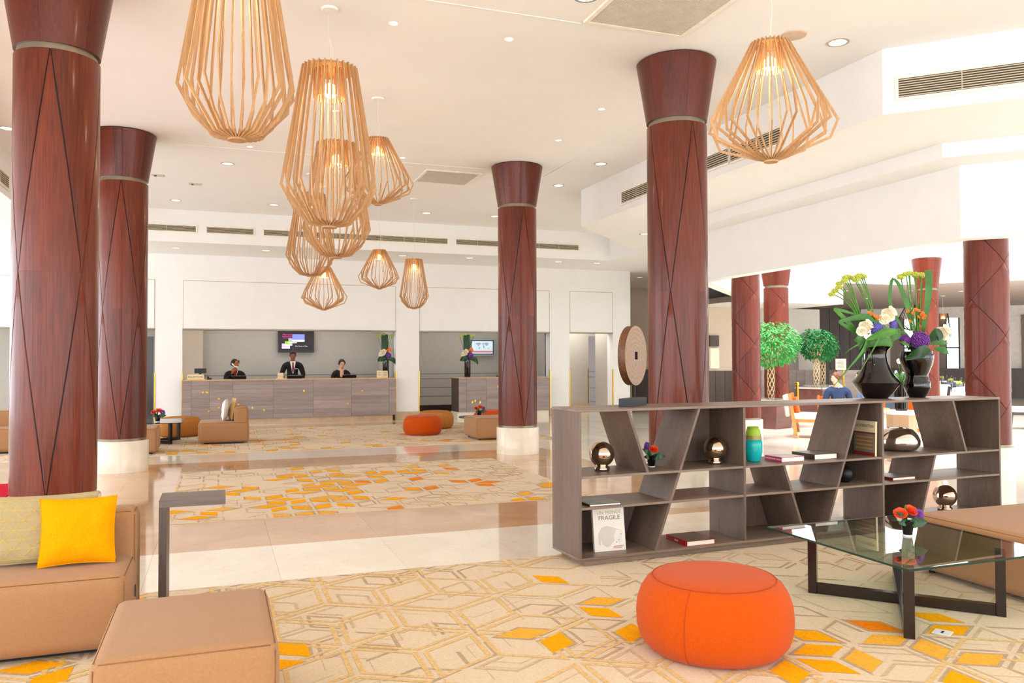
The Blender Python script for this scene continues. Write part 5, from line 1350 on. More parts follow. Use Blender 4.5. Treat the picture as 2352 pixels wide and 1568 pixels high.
for poly in ([(-.19, .13), (-.06, .14), (-.03, .1), (-.09, .06), (-.11, .03), (-.15, .07), (-.2, .1)], [(-.11, .02), (-.06, .0), (-.07, -.04), (-.1, -.07)], [(0, .1), (.02, .14), (.06, .12), (.06, .08), (.01, .07)], [(0, .05), (.06, .06), (.08, .02), (.05, -.05), (.03, .0)], [(.07, .13), (.16, .14), (.2, .1), (.16, .05), (.12, .04), (.08, .07)], [(.16, -.02), (.2, -.01), (.2, -.05), (.16, -.05)]):
    q = MB(); q.add([(x, -.0655, z) for x, z in poly], [tuple(t) for t in tessellate_polygon([[Vector((x, z, 0)) for x, z in poly]])]); q.build('map_shape', 'scr_map', tv2)

# ------------------------------------------------------------------ people
def ev(o):
    dg = bpy.context.evaluated_depsgraph_get()
    dg.update()
    return bpy.data.meshes.new_from_object(o.evaluated_get(dg))
def skin_mesh(V, E, sub=1):
    """V: (x,y,z,r[,r2]) joints, E: bones"""
    me = bpy.data.meshes.new('tmp_skin'); me.from_pydata([v[:3] for v in V], E, []); me.update()
    o = bpy.data.objects.new('tmp_skin', me); COL.objects.link(o)
    o.modifiers.new('s', 'SKIN')
    if not me.skin_vertices:
        bm = bmesh.new(); bm.from_mesh(me); bm.verts.layers.skin.verify(); bm.to_mesh(me); bm.free()
    for i, v in enumerate(V):
        sv_ = me.skin_vertices[0].data[i]; sv_.radius = (v[3], v[4] if len(v) > 4 else v[3]); sv_.use_root = (i == 0)
    o.modifiers.new('u', 'SUBSURF').levels = sub; o.modifiers['u'].render_levels = sub
    r = ev(o); bpy.data.objects.remove(o); bpy.data.meshes.remove(me)
    return r
def remesh(meshes, mbs, vox):
    bm = bmesh.new()
    for m_ in meshes: bm.from_mesh(m_)
    for mb in mbs:
        t = mb.mesh('t'); bm.from_mesh(t); bpy.data.meshes.remove(t)
    me = bpy.data.meshes.new('t2'); bm.to_mesh(me); bm.free()
    o = bpy.data.objects.new('t2', me); COL.objects.link(o)
    r = o.modifiers.new('r', 'REMESH'); r.mode = 'VOXEL'; r.voxel_size = vox
    s = o.modifiers.new('m', 'SMOOTH'); s.iterations = 2; s.factor = .4
    out = ev(o); bpy.data.objects.remove(o); bpy.data.meshes.remove(me)
    return out
def put_mesh(name, me, m, par):
    me.materials.clear(); me.materials.append(M[m]); me.name = name
    me.polygons.foreach_set('use_smooth', [True] * len(me.polygons))
    return link(name, me, par)
def hand_mb(w, d, side, curl=.5, r=.0085):
    """palm and five bent fingers at wrist w pointing along d"""
    w = Vector(w); d = Vector(d).normalized(); s = d.cross(Vector((0, 0, 1)))
    if s.length < .2: s = Vector((1, 0, 0))
    s.normalize(); s *= side; n = d.cross(s).normalized()
    if n.z > 0: n = -n
    mb = MB(); c = w + d * .045
    mb.tube([w, w + d * .03, w + d * .065, w + d * .09], [.024, .03, .036, .03], 8)
    for k, ln in enumerate((.062, .072, .068, .052)):
        b = w + d * .085 + s * (.03 - .02 * k)
        p1 = b + d * ln * .5 + n * ln * .1; p2 = p1 + d * ln * .3 + n * ln * .35 * curl * 2; p3 = p2 + d * ln * .05 + n * ln * .3 * curl * 2
        mb.tube([b - d * .02, p1, p2, p3], [r, r * .95, r * .85, r * .6], 6)
    b = w + d * .03 + s * .028
    mb.tube([b, b + s * .022 + d * .025, b + s * .026 + d * .055 + n * .01], [r * 1.2, r, r * .7], 6)
    return mb
def person(label, loc, rz, skin, hair, scale=1.0, seated=False, lower=0.0, yaw=0.0, pitch=0.0, arms=None, suit='suit_black', style='man', legs='suit_black', group=None):
    root = thing('person', label, 'person', loc, rz, group); root.scale = (scale,) * 3
    h = -lower
    A = arms or {1: ((.25, .02, 1.16), (.2, -.17, 1.0)), -1: ((-.25, .02, 1.16), (-.2, -.17, 1.0))}
    wm = .9 if style == 'woman' else 1.0
    V = [(0, 0, .95, .14, .1), (0, 0, 1.1, .125 * wm, .09), (0, 0, 1.29, .155 * wm, .105), (0, .005, 1.41, .12 * wm, .075), (0, 0, 1.485, .06), (0, -.02, 1.57, .055)]
    E = [(0, 1), (1, 2), (2, 3), (3, 4), (4, 5)]
    J = [V, E]
    arm_v = {}
    for s in (1, -1):
        k = len(V); e, w = A[s]
        V += [(s * .185 * wm, .005, 1.405, .07), (e[0], e[1], e[2], .043), (w[0], w[1], w[2], .028)]
        E += [(3, k), (k, k + 1), (k + 1, k + 2)]; arm_v[s] = k
    for s in (1, -1):
        k = len(V)
        if seated: L = [(s * .09, 0, .92, .09), (s * .11, -.36, .9, .062), (s * .1, -.27, .5, .04), (s * .1, -.38, .46, .032)]
        else: L = [(s * .095, 0, .86, .09), (s * .1, -.01, .48, .06), (s * .1, .01, .09, .04), (s * .1, -.14, .04, .035)]
        V += L; E += [(0, k), (k, k + 1), (k + 1, k + 2), (k + 2, k + 3)]
    V = [(v[0], v[1], v[2] + h) + tuple(v[3:]) for v in V]
    sk = skin_mesh(V, E)
    hc = Vector((0, -.03, 1.655 + h)); neck = Vector((0, -.01, 1.55 + h))
    HX = T(*neck) @ rot(z=yaw) @ rot(x=pitch) @ T(*(hc - neck))     # head frame, origin at head centre, facing -y
    hm = MB(); n0 = 20
    def hp(q): return HX @ Vector(q)
    hd = MB(); hd.ball((0, .012, .02), .098, 22, 16, 0, (.79, .96, 1.0)); hd.ball((0, -.03, -.04), .07, 16, 12, 0, (.82, .8, 1.05)); hd.ball((0, -.045, -.075), .04, 12, 8, 0, (.95, .8, .8))
    hd.tube([(0, -.088, .022), (0, -.104, -.012), (0, -.1, -.022)], [.009, .015, .012], 8)
    for s in (-1, 1): hd.ball((s * .078, .015, -.005), .024, 8, 6, 0, (.4, .8, 1.2)); hd.ball((s * .032, -.078, .024), .018, 8, 6, 0, (1.2, .6, .6))
    hd.ball((0, -.086, -.048), .02, 10, 6, 0, (1.3, .6, .7))
    hd.v = [tuple(hp(v)) for v in hd.v]
    mbs = [hd]
    for s in (1, -1):
        e, w = [Vector((p[0], p[1], p[2] + h)) for p in A[s]]
        dd = (w - e).normalized(); mbs.append(hand_mb(w, dd if not (style == 'phone' and s == -1) else Vector((.2, -.1, 1)), -s))
    body = remesh([sk], mbs, .0085)
    put_mesh('body', body, skin, root)
    # clothes: shells lifted off the body surface, cut at neckline, cuffs and hems
    wr = {q_: (Vector((A[q_][0][0], A[q_][0][1], A[q_][0][2] + h)), Vector((A[q_][1][0], A[q_][1][1], A[q_][1][2] + h))) for q_ in (1, -1)}
    def shell(name, m_, lift, keep):
        bm = bmesh.new(); bm.from_mesh(body); bm.normal_update()
        kill = [v for v in bm.verts if not keep(v.co)]
        for v in bm.verts: v.co += v.normal * lift
        bmesh.ops.delete(bm, geom=kill, context='VERTS')
        me = bpy.data.meshes.new(name); bm.to_mesh(me); bm.free()
        return put_mesh(name, me, m_, root)
    vdeep = {'man': 1.2, 'woman': 1.3, 'phone': 1.36, 'casual': 1.45}[style] + h
    def jacket_keep(p):
        for q_ in (1, -1):
            e, w = wr[q_]; d_ = (w - e).normalized(); t_ = (p - w).dot(d_)
            hd_dir = Vector((.2, -.1, 1)).normalized() if (style == 'phone' and q_ == -1) else d_
            if (p - (w + hd_dir * .09)).length < .105: return False
        if (p - hc).length < .15 and p.z > 1.5 + h: return False
        if p.z < .84 + h: return False
        if abs(p.x) < .13 and p.z > 1.475 + h: return False
        if p.y < -.02 and p.z > vdeep and abs(p.x) < (p.z - vdeep) * .26: return False
        return True
    shell('jacket', suit, .016, jacket_keep)
    hips = .9 + h
    def leg_keep(p):
        if p.z > .9 + h: return False
        for q_ in (1, -1):
            if (p - wr[q_][1]).length < .16: return False
        ank = V[len(V) - 2][2]
        return p.z > ank - .0 or (seated and p.z > ank)
    shell('trousers', legs, .012, leg_keep)
    q = MB()
    for s in (1, -1):
        k = len(V) - 4 if s < 0 else len(V) - 8
        a, b = Vector(V[k + 2][:3]), Vector(V[k + 3][:3])
        q.tube([a + Vector((0, .05, -.045)), a + Vector((0, 0, -.035)), b + Vector((0, 0, -.005)), b + Vector((0, -.06, -.01))], [.03, .045, .04, .028], 8)
    q.build('shoes', 'black_matte', root, smooth='all')
    # hair
    q = MB()
    if style == 'man':
        q.ball((0, .02, .03), .1, 22, 14, 0, (.83, .95, .98)); q.v = [v for v in q.v]
    else:
        q.ball((0, .022, .028), .104, 22, 14, 0, (.85, .97, 1.0)); q.ball((0, .11, -.005 if style != 'casual' else .0), .045 if style != 'casual' else .06, 12, 8)
        q.tube([(-.06, -.06, .08), (-.078, -.02, .03), (-.08, .03, -.01)], [.02, .022, .02], 8); q.tube([(.06, -.06, .08), (.078, -.02, .03), (.08, .03, -.01)], [.02, .022, .02], 8)
        if style == 'casual':
            for k in range(26): q.ball((rnd.uniform(-.08, .08), rnd.uniform(.0, .1), rnd.uniform(-.02, .11)), .03, 7, 5)
    # keep the face open: push the front lower half of the cap inside the skull
    nv = []
    for x, y, z in q.v:
        lim = .055 if style == 'man' else .06
        if y < -.01 and z < lim + .0: y = max(y, -.035); x *= .9
        if y < -.05 and z < .075: y = -.05
        nv.append(tuple(HX @ Vector((x, y, z))))
    q.v = nv; q.build('hair', hair, root, smooth='all')
    for s in (-1, 1):
        q = MB(); q.ball(HX @ Vector((s * .031, -.085, .02)), .009, 8, 6, 0, (1.2, .8, .6)); q.build('eye', 'eye_white', root, smooth='all')
        q = MB(); q.ball(HX @ Vector((s * .031, -.0925, .02)), .0042, 6, 5); q.build('pupil', 'black_matte', root, smooth='all')
        q = MB(); q.tube([HX @ Vector((s * .016, -.093, .041)), HX @ Vector((s * .032, -.092, .045)), HX @ Vector((s * .05, -.08, .04))], .0035, 5); q.build('eyebrow', hair, root)
    q = MB(); q.tube([HX @ Vector((-.02, -.096, -.048)), HX @ Vector((0, -.104, -.046)), HX @ Vector((.02, -.096, -.048))], .0055, 6); q.build('lips', 'lip', root, smooth='all')
    zc_ = 1.3 + h
    if style == 'man':
        q = MB(); q.add([(-.07, -.085, 1.475 + h), (.07, -.085, 1.475 + h), (.012, -.12, 1.19 + h), (-.012, -.12, 1.19 + h), (-.06, -.06, 1.505 + h), (.06, -.06, 1.505 + h)], [(3, 2, 1, 0), (0, 1, 5, 4)]); q.build('shirt_front', 'shirt_white', root)
        q = MB(); q.add([(-.014, -.098, 1.475 + h), (.014, -.098, 1.475 + h), (.024, -.128, 1.27 + h), (0, -.132, 1.19 + h), (-.024, -.128, 1.27 + h)], [(4, 3, 2, 1, 0)]); q.add([(-.014, -.1, 1.475 + h), (.014, -.1, 1.475 + h), (.01, -.11, 1.445 + h), (-.01, -.11, 1.445 + h)], [(3, 2, 1, 0)]); q.build('tie', 'tie_red', root)
    elif style == 'woman':
        q = MB(); q.add([(-.05, -.08, 1.475 + h), (.05, -.08, 1.475 + h), (.045, -.14, 1.3 + h), (-.045, -.14, 1.3 + h)], [(3, 2, 1, 0)]); q.build('neckline', skin, root)
    elif style == 'phone':
        q = MB(); q.tube([(-.07, -.03, 1.49 + h), (-.03, -.09, 1.46 + h), (.01, -.13, 1.36 + h)], [.02, .026, .014], 8); q.tube([(.07, -.03, 1.49 + h), (.03, -.09, 1.46 + h), (.0, -.13, 1.36 + h)], [.02, .026, .014], 8); q.build('scarf', 'scarf_red', root, smooth='all')
        q = MB()
        for s in (-1, 1): q.tube([HX @ Vector((s * .034 + .022 * math.cos(a), -.105, .02 + .016 * math.sin(a))) for a in [i * PI / 5 for i in range(11)]], .0025, 5); q.tube([HX @ Vector((s * .056, -.1, .025)), HX @ Vector((s * .078, .02, .012))], .0022, 5)
        q.tube([HX @ Vector((-.012, -.106, .024)), HX @ Vector((.012, -.106, .024))], .0025, 5); q.build('glasses', 'frame_brown', root)
    if suit == 'suit_black':
        q = MB(); q.box((.055, -.16, 1.3 + h), (.115, -.15, 1.315 + h)); q.build('name_badge', 'badge', root)
    return root, HX
YP = 21.05
person('person in black suit, white shirt and red tie looking down behind reception', (1.755, YP, 0), 0, 'skin_dark', 'hair_black', .99, yaw=0, pitch=.5, arms={1: ((.27, .02, 1.17), (.22, -.14, .98)), -1: ((-.27, .02, 1.17), (-.22, -.14, .98))}, group='reception staff')
person('person in black jacket looking down at right end of reception desk', (2.965, YP, 0), 0, 'skin_light', 'hair_brown', .97, True, .19, yaw=.1, pitch=.4, style='woman', arms={1: ((.25, .0, 1.17), (.18, -.16, 1.06)), -1: ((-.25, .0, 1.17), (-.18, -.16, 1.06))}, group='reception staff')
pw, HXp = person('person with glasses and red scarf holding a white phone to the ear', (.375, YP, 0), 0, 'skin_mid', 'hair_black', .97, True, .19, yaw=.75, pitch=0, style='phone', arms={1: ((.25, .0, 1.17), (.16, -.16, 1.06)), -1: ((-.22, -.1, 1.24), (-.06, -.2, 1.42))}, group='reception staff')
hs = thing('phone_handset', 'white telephone handset held by the person at left of the desk', 'telephone', (.375, YP, 0)); hs.scale = (.97,) * 3
q = MB(); p0 = HXp @ Vector((-.095, .0, .0)); p1 = HXp @ Vector((-.085, -.06, -.06)); p2 = HXp @ Vector((-.035, -.125, -.085))
q.tube([p0 + Vector((0, 0, .02)), p0, p1, p2, p2 + Vector((.01, -.01, 0))], [.024, .026, .014, .024, .02], 10); q.build('handle', 'handset', hs, smooth='all')
q = MB(); q.tube([p2 + Vector((0, -.01, -.02)), p2 + Vector((-.01, -.04, -.12)), p2 + Vector((-.05, -.05, -.25))], .004, 6); q.build('cord', 'handset', hs, smooth='all')
for x, lab in ((2.965, 'dark stool under the person at the right of reception'), (.375, 'dark stool under the person on the phone')):
    s_ = thing('stool', lab, 'stool', (x, YP + .02, 0), 0, 'reception stools')
    q = MB(); q.lathe([(.17, .56), (.18, .575), (.18, .615), (.16, .63)], 24); q.build('seat', 'black_matte', s_, smooth=True)
    q = MB(); q.lathe([(.16, .004), (.16, .02), (.025, .03), (.025, .57)], 16); q.build('pedestal', 'metal_ring', s_, smooth=True)

# ------------------------------------------------------------------ ficus trees
def ficus(label, x, y, zp, ztrunk, zc, rx, rzv, lm, seed, n=2600, pw_=.3):
    rnd2 = random.Random(seed)
    pl_ = thing('planter', 'tapered dark wood planter under the ' + label.split(' standing')[0], 'planter', (x, y, 0), .35, 'tree planters')
    a = pw_; b = pw_ * 1.25
    mb = MB(); mb.add([(-a, -a, 0), (a, -a, 0), (a, a, 0), (-a, a, 0), (-b, -b, zp), (b, -b, zp), (b, b, zp), (-b, b, zp)], [(3, 2, 1, 0), (0, 1, 5, 4), (1, 2, 6, 5), (2, 3, 7, 6), (3, 0, 4, 7)]); mb.build('box', 'planter_wood', pl_)
    q = MB()
    for (p, r_) in (((-b - .01, -b - .01), (b + .01, -b + .03)), ((-b - .01, b - .03), (b + .01, b + .01)), ((-b - .01, -b), (-b + .03, b)), ((b - .03, -b), (b + .01, b))): q.box((p[0], p[1], zp - .03), (r_[0], r_[1], zp + .01))
    q.build('rim', 'grey_panel', pl_)
    q = MB(); q.box((-b + .03, -b + .03, zp - .06), (b - .03, b - .03, zp - .03)); q.build('soil', 'soil', pl_)
    t_ = thing('ficus_tree', label, 'tree', (x, y, zp - .03), 0, 'ficus trees with braided trunks')
    H = ztrunk - zp
    for k in range(5):
        for s in (1, -1):
            q = MB(); q.tube([(.058 * (1 + .25 * math.sin(3 * z_)) * math.cos(s * z_ * 7 + k * 2 * PI / 5), .058 * (1 + .25 * math.sin(3 * z_)) * math.sin(s * z_ * 7 + k * 2 * PI / 5), z_) for z_ in [H * i / 22 for i in range(23)]], .0095, 6)
            q.build('trunk_strand', 'trunk', t_, smooth='all')
    cz = zc - zp + .03
    for k in range(14):
        th = k * 2.4; d = Vector((math.cos(th) * rx * .7, math.sin(th) * rx * .7, cz - H + rnd2.uniform(-.1, .2)))
        q = MB(); q.tube([(.05 * math.cos(th), .05 * math.sin(th), H - .05), Vector((d.x * .5, d.y * .5, H + d.z * .6)), Vector((d.x, d.y, H + d.z))], [.014, .009, .004], 5); q.build('branch', 'trunk', t_, smooth='all')
    mb = MB()
    for i in range(n):
        u = rnd2.uniform(-1, 1); th = rnd2.uniform(0, 2 * PI); r_ = rnd2.uniform(.3, 1.03) ** .45
        if u < -.6 and r_ < .8: continue
        s = math.sqrt(1 - u * u); wob = 1 + .16 * noise.noise(Vector((s * math.cos(th) * 2.2, s * math.sin(th) * 2.2, u * 2.2 + seed)))
        p = Vector((s * math.cos(th) * rx * r_ * wob, s * math.sin(th) * rx * r_ * wob, cz + u * rzv * r_ * wob))
        out = Vector((s * math.cos(th), s * math.sin(th), u * .5 - .55)).normalized(); out = (out + Vector((rnd2.uniform(-.5, .5), rnd2.uniform(-.5, .5), rnd2.uniform(-.4, .3)))).normalized()
        sd_ = out.cross(Vector((rnd2.uniform(-.4, .4), rnd2.uniform(-.4, .4), 1))).normalized(); l = rnd2.uniform(.06, .1); w = l * .24
        up_ = sd_.cross(out) * w * .3
        mb.add([p, p + out * l * .45 + sd_ * w + up_, p + out * l, p + out * l * .45 - sd_ * w + up_], [(0, 1, 2), (0, 2, 3)])
    o = mb.build('foliage', lm, t_); o['kind'] = 'stuff'
ficus('round crowned ficus tree standing beside the grooved red column', 11.35, 14.7, .62, 1.42, 1.83, .6, .48, 'ficus_leaf', 3, 3600)
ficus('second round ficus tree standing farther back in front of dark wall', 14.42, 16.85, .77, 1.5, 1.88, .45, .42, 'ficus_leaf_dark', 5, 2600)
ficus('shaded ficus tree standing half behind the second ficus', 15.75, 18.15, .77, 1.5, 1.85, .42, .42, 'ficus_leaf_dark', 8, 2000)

# ------------------------------------------------------------------ right side: lounge and restaurant
sn = thing('brass_stanchion', 'brass post on a round foot between ficus planter and chair', 'stanchion', (13.04, 15.9, 0))
q = MB(); q.lathe([(.16, 0.003), (.16, .02), (.06, .045), (.035, .07)], 24); q.build('foot', 'brass', sn, smooth='all')
q = MB(); q.lathe([(.032, .06), (.032, .9)], 16); q.build('post', 'brass', sn, smooth=True)
q = MB(); q.lathe([(.045, .88), (.05, .9), (.05, .93), (.03, .95)], 16); q.build('cap', 'brass', sn, smooth='all')
sg = thing('notice_stand', 'cream notice board on a brass pole behind the flower vases', 'sign', (15.2, 16.75, 0), -.5)
q = MB(); q.lathe([(.16, .003), (.16, .02), (.03, .04), (.02, .06)], 20); q.build('foot', 'brass', sg, smooth='all')
q = MB(); q.lathe([(.02, .05), (.02, 1.25)], 12); q.build('pole', 'brass', sg, smooth=True)
q = MB(); q.box((-.2, -.03, 1.22), (.06, -.01, 1.5)); q.build('board', 'paper_cream', sg)
q = MB()
for k in range(6): q.box((-.15, -.033, 1.27 + k * .035), (.01, -.03, 1.28 + k * .035))
q.build('printed_lines', 'ink_gold', sg)
hd_ = thing('host_stand', 'grey wood host stand with laptop behind the ficus trees', 'cabinet', (17.2, 18.0, 0), -.3)
q = MB(); q.box((-.9, 0, 0), (.5, .5, 1.18)); q.build('body', 'desk_plank', hd_, bevel=.004)
q = MB(); q.box((-.15, -.012, .2), (.42, 0, 1.05)); q.build('front_panel', 'grey_panel', hd_)
q = MB(); q.tube([(.15, -.02, .75), (.2, -.03, .82)], .02, 6); q.build('handle', 'black_matte', hd_)
lt_ = thing('laptop', 'open dark laptop on the grey host stand', 'laptop', (17.2, 18.2, 1.18), .9)
q = MB(); q.box((-.17, -.12, 0), (.17, .12, .018)); q.build('keyboard_base', 'bezel', lt_)
q = MB(); q.box((-.17, 0, 0), (.17, .012, .23), 0, T(0, .12, .015) @ rot(x=-.4)); q.build('lid', 'cart_blue', lt_)
sc_ = thing('service_cart', 'dark blue service trolley with crockery beside the notice', 'trolley', (17.4, 17.2, 0), -.5)
q = MB(); q.box((-.5, -.3, .15), (.5, .3, .95)); q.build('body', 'cart_blue', sc_)
q = MB(); q.box((-.55, -.33, .95), (.55, .33, .98)); q.build('top', 'bezel', sc_)
for k in range(4):
    q = MB(); q.lathe([(.04, .004), (.04, .15)], 10, X=T((-.45, .45)[k % 2], (-.25, .25)[k // 2], 0)); q.build('wheel', 'black_matte', sc_)
for k in range(5):
    cu = thing('cup_stack', 'stacked cups and bottles on the service trolley top', 'crockery', (17.05 + k * .16, 17.35 - k * .09, .98), 0, 'crockery on the trolley')
    q = MB(); q.lathe([(.03, 0), (.045, .06), (.043, .06), (.045, .12), (.03, .16 + .02 * (k % 3))], 12); q.build('stack', ['cloth_white', 'basket', 'acrylic'][k % 3], cu, smooth=True)
def lounge_chair(label, x, y, rz, fm, sm, pm=None, wood_='oak', hb=.86, grp='upholstered chairs'):
    t_ = thing('armchair', label, 'chair', (x, y, 0), rz, grp)
    q = MB(); q.box((-.27, -.27, .36), (.27, .27, .47)); q.build('seat', sm, t_, bevel=.03, seg=3, smooth='all')
    q = MB(); q.box((-.27, .2, .44), (.27, .29, hb), 0, T(0, .06, 0) @ rot(x=-.14)); q.build('backrest', fm, t_, bevel=.03, seg=3, smooth='all')
    for sx in (-1, 1):
        for sy in (-1, 1):
            q = MB(); q.tube([(sx * .24, sy * .23, .37), (sx * .25, sy * .26, .004)], [.022, .014], 6); q.build('leg', wood_, t_)
        q = MB(); q.box((sx * .27 - .015, .16, .1), (sx * .27 + .015, .22, hb + .02), 0, T(0, .02, 0) @ rot(x=-.14)); q.build('back_post', wood_, t_)
    q = MB(); q.box((-.25, -.25, .3), (.25, .25, .36)); q.build('seat_rail', wood_, t_)
    if pm:
        q = MB(); q.box((-.2, .1, .47), (.2, .17, .8), 0, rot(x=-.15)); q.build('back_cushion', pm, t_, bevel=.03, seg=3, smooth='all')
lounge_chair('wooden armchair with orange back cushion seen through the shelf', 10.62, 12.62, .8, 'chair_grey', 'chair_white', 'pouf_orange')
lounge_chair('wooden chair with orange cushion under the seated reader', 11.25, 12.55, -.4, 'pouf_orange', 'chair_white', None, 'oak', .8)
lounge_chair('wooden chair with orange back near the console table', 10.9, 10.4, -1.2, 'pouf_orange', 'chair_grey', None)
lounge_chair('tall grey fabric chair right of the right edge column', 16.1, 12.5, -2.3, 'chair_grey', 'chair_grey', None, 'dark_wood', .9)
lounge_chair('grey fabric chair cut off by the right picture edge', 16.6, 11.6, -2.3, 'chair_grey', 'chair_white', None, 'dark_wood', .9)
lounge_chair('pale grey chair behind the right vase in the restaurant', 15.2, 13.9, -2.6, 'chair_white', 'chair_white', None, 'dark_wood', .9)
lounge_chair('grey blue chair at the restaurant table near windows', 18.9, 16.7, -.8, 'cart_blue', 'cart_blue', None, 'dark_wood', .88)
lounge_chair('white fabric chair at the restaurant table near windows', 17.2, 15.4, 1.9, 'chair_white', 'chair_white', None, 'dark_wood', .9)
person('seated person in navy top reading, seen from the side behind bookcase', (11.2, 12.5, 0), -.5, 'skin_light', 'hair_chestnut', .95, True, .47, yaw=-1.1, pitch=.3, style='casual', suit='navy', legs='navy', group='lounge guests')
person('seated person in blue clothes mostly hidden behind the black vase', (12.75, 13.5, 0), -2.2, 'skin_light', 'hair_brown', .95, True, .47, yaw=0, pitch=.2, style='casual', suit='shirt_blue', legs='navy', group='lounge guests')
lounge_chair('wooden chair under the person in blue behind vase', 12.75, 13.55, -2.2, 'pouf_orange', 'chair_white', None, 'oak', .8)
lo = thing('lounge_table', 'low oak table with flowers beside the seated reader', 'table', (11.75, 12.2, 0))
q = MB(); q.lathe([(.3, .53), (.31, .54), (.3, .56)], 32); q.build('table_top', 'oak', lo, smooth=True)
q = MB(); q.lathe([(.18, .004), (.18, .02), (.03, .04), (.03, .53)], 20); q.build('pedestal', 'dark_wood', lo, smooth=True)
lp_ = thing('flower_posy', 'posy of magenta and red flowers on the lounge table', 'flowers', (11.75, 12.2, .56), -.4, 'small flower posies')
for p, m_ in (((-.05, -.03, .14), 'petal_purple'), ((.06, -.03, .12), 'petal_rose'), ((.0, 0, .2), 'carpet_yellow'), ((.02, -.05, .1), 'petal_pink')):
    q = MB(); petals(q, p, .06, 6, 3, rnd, Vector((p[0] * 3, -.6, .6))); q.build('bloom', m_, lp_, smooth='all')
lf(lp_, [(0, 0, .0), (-.12, -.05, .08), (-.25, -.03, .06)], [.03, .04, .005], 'leaf_bright'); lf(lp_, [(0, 0, .0), (.1, -.05, .06), (.2, -.03, .03)], [.03, .04, .005], 'leaf')
q = MB(); q.lathe([(.04, 0), (.05, .08)], 12); q.build('pot', 'black_pot', lp_)
ct = thing('console_table', 'light wood hexagonal console seen through the bookcase', 'table', (9.4, 9.2, 0), .2)
hexp = [(.27 * math.cos(k * PI / 3), .27 * math.sin(k * PI / 3)) for k in range(6)]
q = MB(); q.prism(hexp, .69, .74); q.build('table_top', 'chair_white', ct)
q = MB(); q.prism([(x * .75, y * .75) for x, y in hexp], .005, .69); q.build('body', 'light_wood', ct)
rv = thing('ribbed_vase', 'dark ribbed glass vase on the hexagonal console', 'vase', (9.4, 9.2, .74), 0)
q = MB(); n = 24; pr_ = [(.07, 0), (.085, .03), (.09, .2), (.1, .38), (.092, .38)]
vs = []; fs = []
for j, (r, z) in enumerate(pr_):
    for i in range(n * 2): a = PI * i / n; k = 1 + .05 * (i % 2); vs.append((r * k * math.cos(a), r * k * math.sin(a), z))
for j in range(len(pr_) - 1):
    for i in range(n * 2): fs.append((j * 2 * n + i, j * 2 * n + (i + 1) % (2 * n), (j + 1) * 2 * n + (i + 1) % (2 * n), (j + 1) * 2 * n + i))
q.add(vs, fs); q.build('body', 'black_gloss', rv)
pt = thing('orchid_plant', 'bright green leafy plant standing in the ribbed vase', 'plant', (9.4, 9.2, 1.1), 0)
for k in range(9):
    a = k * 2 * PI / 9; L2 = rnd.uniform(.2, .32)
    lf(pt, [(0, 0, 0), (math.cos(a) * L2 * .5, math.sin(a) * L2 * .5, .16), (math.cos(a) * L2, math.sin(a) * L2, rnd.uniform(-.08, .12))], [.02, .04, .004], 'leaf_bright' if k % 2 else 'leaf', .25)
for k in range(3):
    q = MB(); q.tube([(0, 0, 0), (.04 * k - .04, -.02, .22), (.08 * k - .1, -.04, .36)], .004, 5); q.build('stem', 'stem', pt)
    q = MB(); petals(q, (.08 * k - .1, -.05, .36), .04, 5, 1, rnd, Vector((0, -1, .2))); q.build('bloom', 'petal_white', pt, smooth='all')
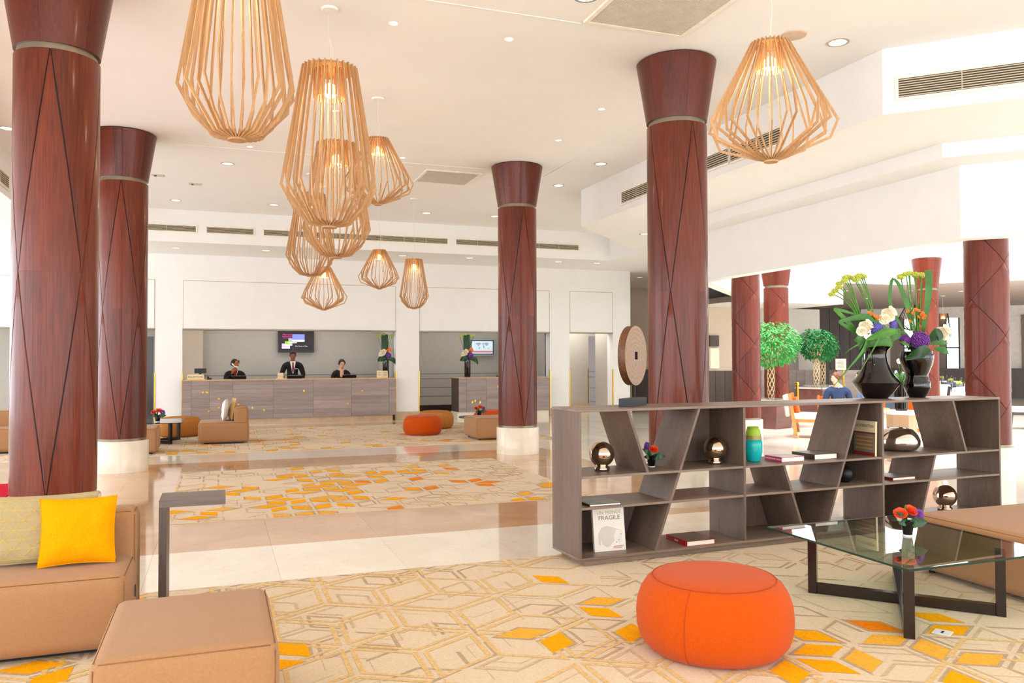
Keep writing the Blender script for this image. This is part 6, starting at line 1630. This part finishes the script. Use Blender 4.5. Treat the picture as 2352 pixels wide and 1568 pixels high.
def dining_table(label, x, y):
    t_ = thing('dining_table', label, 'table', (x, y, 0), 0, 'restaurant tables')
    q = MB(); q.lathe([(.46, .735), (.46, .745)], 36); q.build('table_top', 'light_wood', t_)
    q = MB(); q.lathe([(.2, .004), (.2, .02), (.04, .04), (.04, .735)], 20); q.build('pedestal', 'dark_wood', t_, smooth=True)
    c = thing('tablecloth', 'white cloth draped over the ' + label, 'tablecloth', (x, y, 0), 0, 'white restaurant tablecloths')
    vs = []; fs = []; n = 48
    for j, (r, z) in enumerate(((.001, .752), (.47, .752), (.485, .74), (.5, .55), (.52, .42))):
        for i in range(n):
            a = 2 * PI * i / n; k = 1 + (.06 * math.sin(a * 9) * (j - 2) / 2 if j > 2 else 0); vs.append((r * k * math.cos(a), r * k * math.sin(a), z))
    for j in range(4):
        for i in range(n): fs.append((j * n + i, j * n + (i + 1) % n, (j + 1) * n + (i + 1) % n, (j + 1) * n + i))
    MB().add(vs, fs).build('cloth', 'cloth_white', c, smooth='all')
    for k in range(5):
        a = k * 1.26 + x
        g = thing('drinking_glass', 'clear stemmed glass on the ' + label, 'glass', (x + .28 * math.cos(a), y + .28 * math.sin(a), .753), 0, 'restaurant glasses')
        q = MB(); q.lathe([(.03, 0), (.03, .004), (.004, .01), (.004, .07), (.03, .1), (.036, .15), (.03, .19)], 14, cap=False); q.build('bowl', 'clear_glass', g, smooth='all')
    f = thing('table_flowers', 'small yellow flower pot on the ' + label, 'flowers', (x, y, .753), 0, 'restaurant table flowers')
    q = MB(); q.box((-.06, -.06, 0), (.06, .06, .09)); q.build('pot', 'basket', f)
    q = MB(); puff(q, (0, 0, .11), .07, 20, .02, rnd, (1, 1, .5)); q.build('blooms', 'allium', f, smooth='all')
dining_table('restaurant table left of the right edge column', 18.2, 15.9)
dining_table('restaurant table under the pendant with glowing bulb', 20.6, 18.3)
dining_table('restaurant table right of the right edge column', 18.9, 13.6)
dining_table('restaurant table farthest back near the windows', 22.8, 20.6)

# ------------------------------------------------------------------ print, pupils and screen graphics belong to the part they sit on
for o in list(COL.objects):
    p = o.parent
    if p is None or 'category' not in p: continue
    n = o.name.split('.')[0]
    want = None
    if n == 'lettering' or n.startswith('printed_') or n == 'cover_print': want = ('cover', 'board', 'display', 'page')
    elif n in ('screen_card', 'red_bar', 'map_shape'): want = ('display',)
    elif n == 'pupil': want = ('eye',)
    elif n in ('tie',): want = ('shirt_front',)
    elif n == 'inner_floor': want = ('bowl',)
    elif n == 'name_badge': want = ('jacket',)
    if not want: continue
    cand = [c for c in p.children if c.name.split('.')[0] in want and c is not o]
    if cand:
        if n == 'pupil':
            ctr = lambda q: sum((Vector(b) for b in q.bound_box), Vector()) / 8
            cand.sort(key=lambda c: (ctr(c) - ctr(o)).length)
        o.parent = cand[0]
